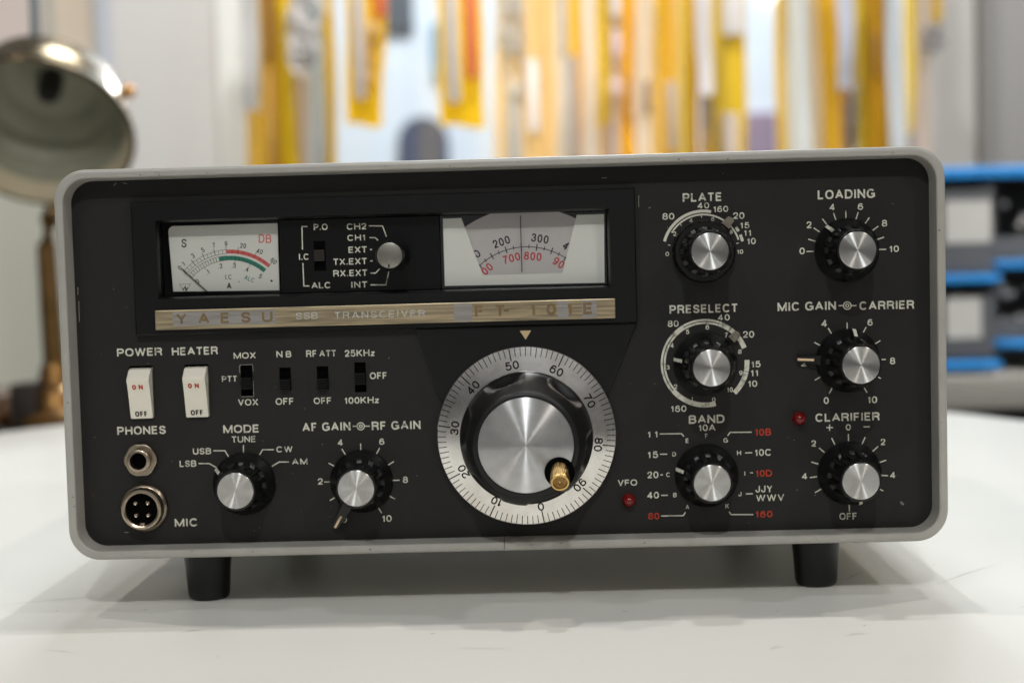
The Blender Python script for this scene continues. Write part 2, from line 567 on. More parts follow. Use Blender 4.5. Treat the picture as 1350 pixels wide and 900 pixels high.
TEXTS = [
    ('plate', 'PLATE', 71.51, 86.62, 132.52, 135.86),
    ('plate', '40', 77.17, 81.65, 129.78, 132.15),
    ('plate', '160', 83.18, 88.94, 128.28, 130.61),
    ('plate', '20', 90.76, 95.12, 125.44, 127.97),
    ('plate', '15', 93.42, 97.0, 121.75, 124.09),
    ('plate', '11', 94.81, 97.65, 118.84, 121.14),
    ('plate', '10', 95.92, 99.31, 115.57, 117.99),
    ('plate', '80', 63.57, 68.13, 125.91, 128.44),
    ('plate', '0', 64.44, 65.8, 111.88, 113.52),
    ('plate', '10', 92.07, 94.41, 111.98, 113.66),
    ('plate', '2', 67.52, 68.77, 119.57, 121.25),
    ('plate', '4', 73.87, 75.23, 124.58, 126.14),
    ('plate', '6', 82.33, 83.58, 124.93, 126.41),
    ('plate', '8', 89.37, 90.46, 119.8, 121.35),
    ('preselect', 'PRESELECT', 65.56, 91.87, 89.55, 92.84),
    ('preselect', '40', 84.18, 88.76, 86.4, 88.8),
    ('preselect', '80', 64.73, 68.96, 84.48, 86.95),
    ('preselect', '20', 93.72, 98.1, 79.52, 82.07),
    ('preselect', '6', 79.38, 80.75, 83.07, 84.92),
    ('preselect', '5', 71.72, 73.01, 81.51, 83.35),
    ('preselect', '4', 65.65, 66.91, 76.35, 78.16),
    ('preselect', '7', 86.72, 87.93, 79.82, 81.71),
    ('preselect', '3', 63.83, 65.09, 67.93, 69.66),
    ('preselect', '2', 66.58, 67.95, 60.24, 62.06),
    ('preselect', '1', 73.19, 74.06, 55.46, 57.12),
    ('preselect', '0', 81.31, 82.68, 54.85, 56.59),
    ('preselect', '10', 87.26, 89.42, 58.53, 60.38),
    ('preselect', '9', 92.08, 93.33, 65.04, 66.77),
    ('preselect', '8', 91.76, 93.13, 73.32, 75.05),
    ('preselect', '15', 96.72, 100.36, 67.93, 70.41),
    ('preselect', '11', 96.46, 99.44, 64.51, 66.96),
    ('preselect', '10', 95.33, 98.94, 60.36, 62.84),
    ('preselect', '160', 65.22, 71.31, 51.32, 53.77),
    ('band', 'BAND', 72.13, 85.99, 46.58, 49.87),
    ('band', '10A', 75.85, 82.47, 43.58, 46.15),
    ('band', 'F', 78.34, 79.37, 40.86, 42.55),
    ('band', 'E', 70.78, 71.96, 39.11, 40.9),
    ('band', 'G', 85.47, 87.19, 38.9, 40.63),
    ('band', '11', 55.99, 59.97, 41.57, 44.05),
    ('band', '15', 55.81, 59.9, 33.54, 36.12),
    ('band', '20', 55.54, 59.88, 25.59, 28.23),
    ('band', '40', 55.37, 59.91, 17.63, 20.22),
    ('band', 'D', 65.46, 66.89, 33.98, 35.67),
    ('band', 'C', 62.93, 64.41, 25.95, 27.69),
    ('band', 'B', 65.48, 66.81, 17.93, 19.67),
    ('band', 'A', 70.21, 71.64, 13.08, 14.83),
    ('band', 'K', 85.73, 87.16, 13.07, 14.81),
    ('band', 'J', 90.83, 92.06, 17.68, 19.42),
    ('band', 'I', 93.34, 93.68, 25.78, 27.46),
    ('band', 'H', 90.64, 92.21, 33.82, 35.6),
    ('band', '10C', 97.51, 103.99, 33.34, 35.97),
    ('band', 'JJY', 97.56, 104.14, 18.99, 21.68),
    ('band', 'WWV', 97.69, 108.65, 15.56, 18.14),
    ('band_red', '80', 55.59, 59.88, 9.4, 12.0),
    ('band_red', '10B', 97.75, 104.02, 41.26, 43.98),
    ('band_red', '10D', 97.71, 104.1, 25.2, 27.78),
    ('band_red', '160', 97.34, 103.98, 9.14, 11.73),
    ('loading', 'LOADING', 123.41, 145.37, 132.08, 135.6),
    ('loading', '4', 127.9, 129.93, 127.72, 130.25),
    ('loading', '6', 138.72, 140.76, 127.64, 130.17),
    ('loading', '2', 118.95, 120.87, 121.14, 123.73),
    ('loading', '8', 147.87, 149.9, 121.01, 123.54),
    ('loading', '0', 116.09, 118.13, 111.18, 113.72),
    ('loading', '10', 150.6, 154.28, 111.1, 113.58),
    ('mic_gain', 'MIC GAIN', 107.31, 129.82, 89.4, 92.8),
    ('mic_gain', 'CARRIER', 138.85, 159.91, 89.06, 92.35),
    ('mic_gain', '4', 124.11, 126.29, 82.96, 85.62),
    ('mic_gain', '6', 141.88, 143.85, 82.97, 85.48),
    ('mic_gain', '8', 150.32, 152.34, 67.78, 70.35),
    ('mic_gain', '10', 141.49, 145.19, 52.82, 55.5),
    ('mic_gain', '0', 124.55, 126.53, 53.0, 55.63),
    ('mic_gain', '2', 115.96, 118.05, 67.82, 70.34),
    ('clarifier', 'CLARIFIER', 121.26, 146.09, 46.09, 49.3),
    ('clarifier', '0', 132.94, 134.89, 42.48, 44.9),
    ('clarifier', '2', 119.48, 121.35, 36.48, 38.95),
    ('clarifier', '2', 146.31, 148.17, 36.42, 38.89),
    ('clarifier', '4', 115.66, 117.72, 23.78, 26.16),
    ('clarifier', '4', 149.72, 152.02, 23.36, 25.74),
    ('clarifier', 'OFF', 130.0, 136.87, 7.55, 10.2),
    ('vfo', 'VFO', 43.97, 51.53, 22.85, 25.3),
    ('power', 'POWER', -150.54, -132.78, 78.48, 81.59),
    ('heater', 'HEATER', -128.94, -110.89, 78.34, 81.45),
    ('phones', 'PHONES', -151.75, -132.6, 47.66, 50.9),
    ('mode', 'MODE', -109.96, -95.8, 47.33, 50.51),
    ('mode', 'TUNE', -106.82, -97.27, 43.58, 46.03),
    ('vox', 'MOX', -104.77, -96.05, 76.41, 78.84),
    ('vox', 'PTT', -109.73, -103.8, 67.48, 69.8),
    ('vox', 'VOX', -103.72, -95.83, 58.03, 60.52),
    ('mode', 'USB', -122.25, -115.08, 39.25, 41.75),
    ('mic', 'MIC', -130.57, -121.4, 10.84, 14.05),
    ('mode', 'LSB', -127.66, -121.12, 34.49, 36.99),
    ('mode', 'CW', -89.34, -83.02, 39.29, 41.62),
    ('mode', 'AM', -83.37, -77.29, 34.3, 36.69),
    ('blanker', 'N', -87.99, -85.61, 76.46, 79.07),
    ('blanker', 'B', -84.3, -82.16, 76.49, 78.98),
    ('blanker', 'OFF', -88.96, -81.81, 57.97, 60.59),
    ('attenuator', 'RF', -76.33, -72.18, 76.38, 78.99),
    ('attenuator', 'ATT', -71.17, -64.64, 76.39, 78.88),
    ('attenuator', 'OFF', -74.01, -67.05, 57.9, 60.4),
    ('calibrator', '25KHz', -61.25, -49.51, 76.13, 78.74),
    ('calibrator', 'OFF', -51.7, -44.94, 67.1, 69.71),
    ('calibrator', '100KHz', -61.99, -48.45, 57.69, 60.25),
    ('af_gain', 'AF GAIN', -78.83, -59.96, 47.25, 50.59),
    ('af_gain', 'RF GAIN', -51.62, -32.49, 47.11, 50.45),
    ('af_gain', '4', -65.16, -63.15, 41.35, 43.8),
    ('af_gain', '6', -48.86, -46.9, 41.33, 43.77),
    ('af_gain', '8', -40.08, -38.12, 26.07, 28.51),
    ('af_gain', '2', -73.58, -71.51, 26.23, 28.68),
    ('af_gain', '10', -48.78, -44.96, 10.89, 13.5),
    ('af_gain', '0', -64.55, -62.58, 10.91, 13.36),
    ('meter_switch', 'P.O', -71.89, -66.47, 125.63, 128.04),
    ('meter_switch', 'I.C', -78.09, -74.14, 114.23, 116.64),
    ('meter_switch', 'ALC', -73.58, -65.98, 102.96, 105.38),
    ('channel', 'CH2', -58.99, -51.37, 125.46, 127.86),
    ('channel', 'CH1', -58.88, -51.88, 121.11, 123.47),
    ('channel', 'EXT', -58.61, -51.4, 116.44, 118.85),
    ('channel', 'TX.EXT', -64.72, -51.55, 111.9, 114.37),
    ('channel', 'RX.EXT', -64.87, -51.59, 107.39, 109.86),
    ('channel', 'INT', -58.06, -51.74, 102.83, 105.25),
]
LINES = [
    ('band', [(60.71, 42.89), (69.17, 42.79), (70.13, 41.67)]),
    ('band', [(60.64, 34.96), (63.45, 34.89)]),
    ('band', [(60.62, 26.87), (61.6, 26.84)]),
    ('band', [(60.79, 18.8), (63.36, 18.74)]),
    ('band', [(60.62, 10.68), (69.25, 10.63), (70.12, 11.95)]),
    ('band', [(96.42, 42.71), (88.08, 42.82), (87.08, 41.5)]),
    ('band', [(93.73, 34.65), (96.53, 34.68)]),
    ('band', [(95.55, 26.82), (96.64, 26.79)]),
    ('band', [(93.79, 18.56), (96.49, 18.6)]),
    ('band', [(96.5, 10.39), (87.83, 10.59), (87.17, 11.8)]),
    ('mic_gain', [(130.81, 91.01), (132.62, 90.97)]),
    ('mic_gain', [(135.79, 90.88), (137.71, 90.83)]),
    ('af_gain', [(-59.07, 48.85), (-57.4, 48.81)]),
    ('af_gain', [(-54.37, 48.79), (-52.4, 48.74)]),
    ('clarifier', [(125.45, 43.77), (127.95, 43.71)]),
    ('clarifier', [(126.69, 44.93), (126.66, 42.51)]),
    ('clarifier', [(139.78, 43.72), (142.23, 43.66)]),
    ('mode', [(-114.17, 40.58), (-109.65, 40.47), (-108.26, 38.04)]),
    ('mode', [(-120.21, 35.66), (-115.96, 35.56), (-112.58, 33.51)]),
    ('mode', [(-102.24, 42.52), (-102.35, 39.6)]),
    ('mode', [(-90.37, 40.42), (-94.77, 40.53), (-96.01, 38.54)]),
    ('mode', [(-84.57, 35.42), (-88.45, 35.51), (-91.32, 33.85)]),
    ('meter_switch', [(-74.25, 127.13), (-76.46, 127.19), (-76.57, 118.28)]),
    ('meter_switch', [(-76.6, 113.03), (-76.54, 104.09), (-74.38, 104.03)]),
    ('channel', [(-50.31, 126.74), (-45.05, 126.59), (-43.61, 122.36)]),
    ('channel', [(-50.2, 122.18), (-48.09, 122.12), (-46.97, 121.04)]),
    ('channel', [(-50.24, 117.57), (-49.4, 117.54)]),
    ('channel', [(-50.23, 113.11), (-49.28, 113.08)]),
    ('channel', [(-50.38, 108.39), (-48.38, 108.33), (-46.64, 109.97)]),
    ('channel', [(-50.53, 103.82), (-44.48, 103.66), (-43.15, 108.72)]),
]
BAGS = [
    ('plastic_sleeve', 'sleeve', 1.7, -0.427, -0.4, -0.437, -0.409, 0.592, 0.344, (214, 203, 192), 'short pale pink plastic sleeve nearest the white column', []),
    ('hanging_pouch', 'pouch', 1.8, -0.437, -0.4, -0.454, -0.416, 0.613, 0.182, (212, 158, 30), 'yellow pouch partly behind the pale pink sleeve beside the white column', []),
    ('hanging_pouch', 'pouch', 1.75, -0.409, -0.371, -0.425, -0.386, 0.602, 0.18, (205, 150, 45), 'amber pouch with a brown strip, between two yellow pouches near the column', [('brown_strip', -0.404, -0.393, 0.602, 0.424, (150, 105, 50)), ('pale_strip', -0.404, -0.396, 0.415, 0.179, (210, 165, 95))]),
    ('hanging_pouch', 'pouch', 1.72, -0.38, -0.359, -0.376, -0.353, 0.595, 0.178, (222, 172, 38), 'slim yellow pouch leaning right, left of the crumpled clear sleeve', []),
    ('plastic_sleeve', 'sleeve', 1.68, -0.357, -0.293, -0.347, -0.308, 0.586, 0.407, (188, 183, 176), 'crumpled clear plastic sleeve high above the grey strip left of the window', [('crumpled_film', -0.355, -0.308, 0.507, 0.415, (205, 200, 195))]),
    ('plastic_strip', 'strip', 1.76, -0.359, -0.337, -0.367, -0.345, 0.603, 0.179, (216, 198, 178), 'beige strip under the crumpled clear sleeve', []),
    ('plastic_strip', 'strip', 1.77, -0.341, -0.315, -0.347, -0.32, 0.604, 0.178, (182, 179, 175), 'grey strip under the crumpled clear sleeve', []),
    ('hanging_pouch', 'pouch', 1.8, -0.319, -0.302, -0.327, -0.307, 0.61, 0.178, (208, 158, 50), 'narrow amber pouch edging the left of the bright window', []),
    ('hanging_pouch', 'pouch', 1.66, -0.265, -0.199, -0.271, -0.218, 0.579, 0.314, (236, 184, 34), 'yellow bottomed clear pouch with orange card, hanging before the window left of the arch', [('clear_pocket', -0.256, -0.239, 0.579, 0.352, (196, 190, 184)), ('orange_card', -0.223, -0.204, 0.578, 0.472, (226, 112, 60)), ('coiled_lead', -0.238, -0.213, 0.451, 0.385, (196, 160, 110))]),
    ('hanging_pouch', 'pouch', 1.66, -0.13, -0.062, -0.13, -0.063, 0.575, 0.308, (238, 188, 30), 'yellow bottomed clear pouch with long red strip, hanging beside the arch', [('clear_pocket', -0.118, -0.099, 0.575, 0.343, (198, 193, 186)), ('red_strip', -0.087, -0.071, 0.574, 0.378, (222, 100, 76))]),
    ('hanging_pouch', 'pouch', 1.74, -0.044, 0.005, -0.055, -0.006, 0.589, 0.169, (226, 192, 140), 'beige pouch with crumpled clear film, right of the red striped pouch', [('crumpled_film', -0.044, -0.005, 0.589, 0.379, (196, 192, 186)), ('grey_strip', -0.031, -0.013, 0.375, 0.168, (180, 178, 174))]),
    ('hanging_pouch', 'pouch', 1.78, 0.0, 0.029, -0.011, 0.018, 0.596, 0.169, (228, 188, 118), 'tan pouch carrying a long white label, low on its front', [('white_label', 0.001, 0.018, 0.419, 0.306, (232, 228, 230))]),
    ('hanging_pouch', 'pouch', 1.79, 0.025, 0.053, 0.014, 0.042, 0.597, 0.169, (218, 176, 105), 'tan yellow pouch between the white labelled pouch and a pale one', []),
    ('hanging_pouch', 'pouch', 1.76, 0.05, 0.071, 0.039, 0.061, 0.59, 0.167, (224, 206, 184), 'pale beige pouch with short grey strip at its top', [('grey_strip', 0.055, 0.063, 0.59, 0.42, (176, 172, 168))]),
    ('hanging_pouch', 'pouch', 1.78, 0.067, 0.094, 0.056, 0.084, 0.594, 0.167, (230, 178, 62), 'yellow pouch with a grey sleeve over its lower half', [('grey_sleeve', 0.065, 0.079, 0.422, 0.167, (158, 156, 154))]),
    ('hanging_pouch', 'pouch', 1.73, 0.09, 0.118, 0.08, 0.108, 0.583, 0.166, (231, 205, 172), 'peach coloured pouch left of a saturated yellow one', []),
    ('hanging_pouch', 'pouch', 1.71, 0.114, 0.131, 0.107, 0.125, 0.578, 0.309, (236, 184, 20), 'bright yellow pouch ending above the radio, beside the peach pouch', []),
    ('hanging_pouch', 'pouch', 1.79, 0.115, 0.141, 0.105, 0.131, 0.594, 0.166, (224, 180, 110), 'tan pouch seen below the bright yellow one', []),
    ('hanging_pouch', 'pouch', 1.74, 0.129, 0.15, 0.119, 0.141, 0.583, 0.165, (222, 192, 168), 'pinkish pouch with white card at its top and dots down its front', [('white_card', 0.13, 0.146, 0.583, 0.477, (240, 236, 238)), ('pale_dot', 0.133, 0.146, 0.45, 0.412, (222, 200, 205)), ('pale_dot', 0.129, 0.144, 0.38, 0.354, (226, 206, 208))]),
    ('hanging_pouch', 'pouch', 1.77, 0.149, 0.175, 0.14, 0.166, 0.589, 0.165, (228, 166, 22), 'amber yellow pouch with brownish lower end', [('brown_patch', 0.152, 0.167, 0.385, 0.318, (190, 140, 60))]),
    ('hanging_pouch', 'pouch', 1.73, 0.17, 0.197, 0.161, 0.188, 0.58, 0.163, (228, 200, 164), 'peach pouch with a small brown patch near its foot', [('brown_patch', 0.179, 0.19, 0.375, 0.323, (160, 135, 110))]),
    ('hanging_pouch', 'pouch', 1.76, 0.197, 0.219, 0.188, 0.21, 0.585, 0.163, (222, 170, 24), 'plain golden yellow pouch right of the brown patched peach pouch', []),
    ('hanging_pouch', 'pouch', 1.78, 0.217, 0.245, 0.209, 0.236, 0.589, 0.163, (218, 164, 92), 'tan orange pouch with grey strip near its foot', [('grey_strip', 0.218, 0.233, 0.379, 0.27, (176, 168, 162))]),
    ('hanging_pouch', 'pouch', 1.72, 0.235, 0.253, 0.227, 0.244, 0.576, 0.161, (228, 182, 18), 'vivid yellow slim pouch right of the tan orange one', []),
    ('hanging_pouch', 'pouch', 1.79, 0.255, 0.272, 0.251, 0.268, 0.59, 0.162, (204, 146, 24), 'dark amber slim pouch left of the white pink sleeve', []),
    ('plastic_sleeve', 'sleeve', 1.69, 0.252, 0.281, 0.261, 0.282, 0.569, 0.349, (234, 220, 210), 'tapering white pink sleeve hanging over mustard pouches', []),
    ('hanging_pouch', 'pouch', 1.8, 0.275, 0.306, 0.272, 0.303, 0.591, 0.162, (214, 164, 90), 'tan pouch with grey lump at its foot, below the white pink sleeve', [('grey_lump', 0.283, 0.305, 0.361, 0.287, (152, 154, 164))]),
    ('hanging_pouch', 'pouch', 1.75, 0.291, 0.344, 0.283, 0.337, 0.58, 0.16, (220, 174, 62), 'broad mustard pouch with white card at its top', [('white_card', 0.304, 0.336, 0.58, 0.443, (222, 217, 212)), ('grey_patch', 0.3, 0.325, 0.324, 0.159, (186, 170, 155))]),
    ('hanging_pouch', 'pouch', 1.76, 0.388, 0.404, 0.388, 0.405, 0.579, 0.158, (226, 176, 66), 'yellow pouch edging the right of the bright window', []),
    ('plastic_sleeve', 'sleeve', 1.73, 0.399, 0.429, 0.404, 0.437, 0.573, 0.157, (214, 208, 198), 'leaning grey white sleeve right of the bright window', []),
    ('hanging_pouch', 'pouch', 1.77, 0.432, 0.46, 0.444, 0.473, 0.58, 0.156, (226, 200, 162), 'leaning beige pouch between grey white sleeve and amber pouch', []),
    ('hanging_pouch', 'pouch', 1.74, 0.447, 0.478, 0.462, 0.483, 0.573, 0.155, (224, 162, 46), 'leaning amber yellow pouch left of the lavender sleeve', []),
    ('plastic_sleeve', 'sleeve', 1.7, 0.47, 0.501, 0.473, 0.494, 0.565, 0.351, (206, 200, 204), 'lavender grey sleeve ending above a grey lump', []),
    ('hanging_pouch', 'pouch', 1.79, 0.488, 0.523, 0.481, 0.517, 0.582, 0.156, (214, 176, 120), 'tan pouch with grey lump, below the lavender grey sleeve', [('grey_lump', 0.501, 0.526, 0.365, 0.262, (146, 148, 152))]),
    ('hanging_pouch', 'pouch', 1.75, 0.511, 0.538, 0.511, 0.539, 0.574, 0.154, (214, 170, 48), 'mustard pouch right of the lavender grey sleeve', []),
    ('hanging_pouch', 'pouch', 1.73, 0.53, 0.558, 0.53, 0.563, 0.569, 0.153, (202, 142, 32), 'dark amber pouch with brown streak', [('brown_streak', 0.531, 0.54, 0.434, 0.369, (140, 105, 50))]),
    ('plastic_sleeve', 'sleeve', 1.71, 0.547, 0.574, 0.551, 0.579, 0.564, 0.152, (210, 207, 204), 'long grey white sleeve left of the last pale yellow pouch', []),
    ('hanging_pouch', 'pouch', 1.77, 0.587, 0.61, 0.59, 0.605, 0.575, 0.287, (226, 186, 92), 'last pale yellow pouch, short and right of the long grey white sleeve', []),
    ('plastic_sleeve', 'sleeve', 1.8, 0.611, 0.639, 0.606, 0.635, 0.581, 0.153, (212, 188, 176), 'pale pink sleeve with grey lump beside the light grey panel', [('grey_lump', 0.626, 0.654, 0.45, 0.39, (146, 142, 142))]),
    ('hanging_pouch', 'pouch', 1.82, 0.638, 0.662, 0.637, 0.661, 0.584, 0.463, (214, 160, 72), 'short orange pouch at the far right end of the row', []),
]
# ------------------------------------------------------------ materials
M = dict(
    table=mat('white_laminate', (224, 223, 216), 0.32, spec=0.45, vary=0.025, vscale=16, rvary=0.05),
    rim=mat('grey_paint', (166, 163, 155), 0.34, vary=0.09, vscale=120, bump=0.25, bscale=1500),
    case=mat('case_paint', (160, 158, 146), 0.5, vary=0.05, vscale=60, bump=0.3, bscale=1500),
    panel=mat('panel_black', (34, 33, 31), 0.52, spec=0.25, vary=0.16, vscale=38, rvary=0.13, bump=0.25, bscale=2600),
    gloss=mat('black_plastic', (13, 13, 13), 0.34, spec=0.35, vary=0.1, vscale=200, rvary=0.06),
    satin=mat('black_satin', (15, 15, 15), 0.42, spec=0.25, vary=0.1, vscale=150),
    knob=mat('knob_plastic', (12, 12, 12), 0.30, spec=0.45, rvary=0.06, vscale=300),
    bigknob=mat('tuning_knob_plastic', (11, 11, 11), 0.42, spec=0.35, rvary=0.06, vscale=300),
    rubber=mat('foot_rubber', (14, 14, 14), 0.35, spec=0.4, rvary=0.06),
    void=mat('dark_well', (4, 4, 4), 0.8, spec=0.05),
    ink=mat('white_ink', (206, 204, 188), 0.6, spec=0.2, second=(120, 118, 106), vscale=420, thresh=(0.54, 0.74)),
    redink=mat('red_ink', (178, 62, 40), 0.6, spec=0.2, second=(110, 40, 28), vscale=420, thresh=(0.56, 0.8)),
    blackink=mat('black_ink', (18, 18, 18), 0.6, spec=0.2),
    ringink=mat('ring_ink', (9, 9, 9), 0.6, spec=0.1),
    reddial=mat('dial_red', (176, 42, 40), 0.6, spec=0.2),
    rocker=mat('ivory_plastic', (226, 220, 204), 0.38, vary=0.03, vscale=200),
    cap=turned('turned_aluminium', (208, 207, 204), 0.35, 0.99),
    bigcap=turned('turned_aluminium_large', (200, 200, 200), 0.35, 0.99),
    edge=mat('bright_edge', (205, 205, 202), 0.25, 1.0),
    ring=turned('brushed_ring', (232, 229, 224), 0.21, 0.45),
    nickel=mat('worn_nickel', (166, 152, 134), 0.30, 1.0, rvary=0.05, vscale=120, vary=0.12),
    brass=mat('brass', (186, 150, 92), 0.28, 1.0, rvary=0.08, vscale=200, vary=0.2),
    plate=mat('anodised_plate', (190, 172, 138), 0.36, 0.55, second=(134, 122, 100), thresh=(0.35, 0.65), vscale=45, stretch=(1, 1, 22), rvary=0.08),
    silver=mat('plate_silver', (172, 168, 164), 0.38, 0.55, second=(146, 141, 134), vscale=60, stretch=(1, 1, 22)),
    plateink=mat('plate_worn_ink', (140, 118, 84), 0.45, 0.3, vary=0.35, vscale=300),
    plategrey=mat('plate_grey_ink', (206, 206, 198), 0.45, 0.3, vary=0.35, vscale=500),
    gold=mat('pointer_gold', (206, 182, 138), 0.4, 0.3),
    meter=mat('meter_card', (208, 208, 199), 0.55, vary=0.02),
    meterred=mat('meter_red', (196, 84, 80), 0.6),
    metergreen=mat('meter_green', (26, 112, 92), 0.6),
    dialcard=mat('dial_card', (212, 212, 203), 0.55),
    dialfilm=mat('dial_film', (178, 173, 170), 0.5),
    led=mat('red_lens', (110, 14, 12), 0.16, spec=0.6),
    lever=mat('lever_line', (214, 186, 150), 0.45),
    smoke=mat('smoked_clear', (13, 11, 10), 0.22, spec=0.5),
    tip=mat('lever_tip', (124, 116, 102), 0.4, vary=0.3, vscale=500),
)


def pane_mat():
    m = bpy.data.materials.new('clear_pane')
    m.use_nodes = True
    nt = m.node_tree
    nt.nodes.remove(nt.nodes['Principled BSDF'])
    out = nt.nodes['Material Output']
    tr = nt.nodes.new('ShaderNodeBsdfTransparent')
    tr.inputs['Color'].default_value = (0.99, 0.99, 0.99, 1)
    gl = nt.nodes.new('ShaderNodeBsdfGlossy')
    gl.inputs['Roughness'].default_value = 0.06
    mx = nt.nodes.new('ShaderNodeMixShader')
    mx.inputs[0].default_value = 0.035
    nt.links.new(tr.outputs[0], mx.inputs[1])
    nt.links.new(gl.outputs[0], mx.inputs[2])
    nt.links.new(mx.outputs[0], out.inputs['Surface'])
    return m


M['pane'] = pane_mat()
TZ = -0.0215          # table top
YP = 0.009            # front panel surface behind the rim

# ------------------------------------------------------------ large structure: table, walls, window, house outside
mb = MB()
ell = [(-0.055 + 0.50 * math.cos(2 * math.pi * i / 160), 0.25 + 0.62 * math.sin(2 * math.pi * i / 160)) for i in range(160)]
rings = [(1.0, -0.028), (1.0, -0.004), (0.9985, -0.001), (0.996, 0.0)]
vs = [(-0.055 + (x + 0.055) * k, 0.25 + (y - 0.25) * k, TZ + h) for k, h in rings for x, y in ell]
fs = []
for k in range(3):
    for i in range(160):
        j = (i + 1) % 160
        fs.append((k * 160 + i, k * 160 + j, (k + 1) * 160 + j, (k + 1) * 160 + i))
fs += [tuple(range(160))[::-1], tuple(480 + i for i in range(160))]
mb.add(vs, fs)
table = mb.build('table', M['table'], smooth=30)
tag(table, 'round white laminate table top carrying the radio', 'table')
scuff = mat('scuff_grey', (176, 174, 168), 0.5)
sb = MB()
for (ax, ay, bx, by, w) in ((0.135, 0.03, 0.150, 0.05, .0006), (0.17, 0.02, 0.205, 0.055, .0007), (0.118, -0.055, 0.128, -0.052, .0008),
                            (-0.21, 0.02, -0.16, 0.035, .0005), (-0.12, -0.03, -0.112, -0.027, .0008), (0.19, -0.02, 0.20, -0.018, .0007),
                            (-0.02, -0.06, 0.004, -0.063, .0004), (0.09, -0.07, 0.096, -0.067, .0008), (-0.165, -0.05, -0.15, -0.056, .0004)):
    d = Vector((bx - ax, by - ay, 0)).normalized()
    nrm = Vector((-d.y, d.x, 0)) * w / 2
    z = TZ + 0.00006
    a, b = Vector((ax, ay, z)), Vector((bx, by, z))
    c = (a + b) / 2 + nrm * 3
    sb.add([a, c + nrm, b, c - nrm], [(0, 3, 2, 1)])
for k_ in range(26):
    ax, ay = rnd.uniform(-0.28, 0.28), rnd.uniform(-0.09, 0.08)
    r_ = rnd.uniform(0.0002, 0.0005)
    st = rnd.uniform(1, 3)
    sb.add([(ax + r_ * st * math.cos(t * 1.0472), ay + r_ * math.sin(t * 1.0472), TZ + 0.00005) for t in range(6)], [(0, 1, 2, 3, 4, 5)])
sb.build('scuff_marking', scuff, table)

wallm = mat('wall_paint', (206, 204, 196), 0.8, vary=0.03, vscale=3)
mb = MB().box(-1.6, -0.70, 2.30, 2.36, -0.9, 1.6)
tag(mb.build('back_wall', mat('wall_greenish', (188, 188, 174), 0.85, vary=0.05, vscale=3)), 'grey green wall behind the brass lamp', 'wall', kind='structure')
mb = MB().prism(rrect(-0.688, -0.516, -0.9, 1.6, 0.002, 2), 2.05, 1.90)
column = mb.build('column', mat('column_paint', (182, 181, 178), 0.8, vary=0.02, vscale=4))
tag(column, 'white square column left of the hanging pouches', 'column', kind='structure')
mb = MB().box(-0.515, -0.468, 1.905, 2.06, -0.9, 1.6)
mb.build('column_return', mat('column_lit', (206, 208, 206), 0.8), column)  # bright face of the same column, its light put into the colour
rw = MB().box(0.600, 0.728, 1.86, 1.90, -0.9, 1.6).build('panel_wall', mat('panel_light', (166, 165, 161), 0.75, vary=0.03, vscale=5))
tag(rw, 'light grey panel right of the hanging pouches', 'wall panel', kind='structure')
MB().box(0.729, 0.747, 1.84, 1.89, -0.9, 1.6).build('edge_strip', mat('strip_grey', (116, 115, 112), 0.6), rw)
rw2 = MB().box(0.748, 1.5, 1.86, 1.90, -0.9, 1.6).build('side_wall', mat('panel_grey', (138, 137, 135), 0.75, vary=0.03, vscale=5))
tag(rw2, 'darker grey wall at the right edge', 'wall', kind='structure')
sill = MB().box(-0.47, 0.62, 2.24, 2.40, -0.9, 0.18).build('window_wall', wallm)
tag(sill, 'low wall under the shop window', 'wall', kind='structure')
win = MB()
for x0, x1 in ((-0.47, -0.425), (0.53, 0.60)):
    win.box(x0, x1, 2.28, 2.34, 0.18, 1.5)
win.box(-0.425, 0.53, 2.28, 2.34, 0.18, 0.21)
win.box(-0.425, 0.53, 2.28, 2.34, 1.45, 1.5)
w_ob = win.build('shop_window', mat('window_frame', (222, 224, 226), 0.5))
tag(w_ob, 'pale framed shop window behind the hanging pouches', 'window')
MB().box(-0.425, 0.53, 2.305, 2.311, 0.21, 1.45).build('pane', M['pane'], w_ob)
# house across the street
hx = empty('house', (0, 7, -1.5), 'pale house with an arched doorway across the street', 'house')
fac = MB().box(-4.0, 4.0, 7.0, 7.3, -1.5, 4.2)
fac.build('facade', mat('facade_render', (226, 232, 238), 0.85, vary=0.05, vscale=1.5), hx)
arch = [(-0.70, -0.9), (-0.44, -0.9), (-0.44, 0.70)] + arc(-0.57, 0.70, 0.13, 0, 180, 12)[1:] + [(-0.70, 0.70)]
MB().prism(arch, 6.999, 6.96).build('arched_door', mat('door_slate', (78, 84, 104), 0.6), hx)
MB().bevel_box(-0.76, -0.60, 6.97, 6.999, 1.26, 1.75, 0.01).build('window', mat('far_window', (96, 100, 104), 0.3), hx)
MB().bevel_box(-0.51, -0.43, 6.97, 6.999, 1.02, 1.30, 0.01).build('facade_shadow', mat('far_shadow', (120, 160, 176), 0.5), hx)  # teal shadow on the facade, put in as a coloured slab
for x in (-0.98, -0.93, -0.86, -0.40, -0.33):
    MB().box(x, x + 0.025, 6.95, 6.999, -0.9, 0.50).build('railing_bar', mat('far_rail', (140, 158, 182), 0.5), hx)
MB().bevel_box(1.03, 1.22, 6.95, 6.999, -0.9, 0.80, 0.01).build('side_door', mat('far_door', (150, 130, 150), 0.6), hx)

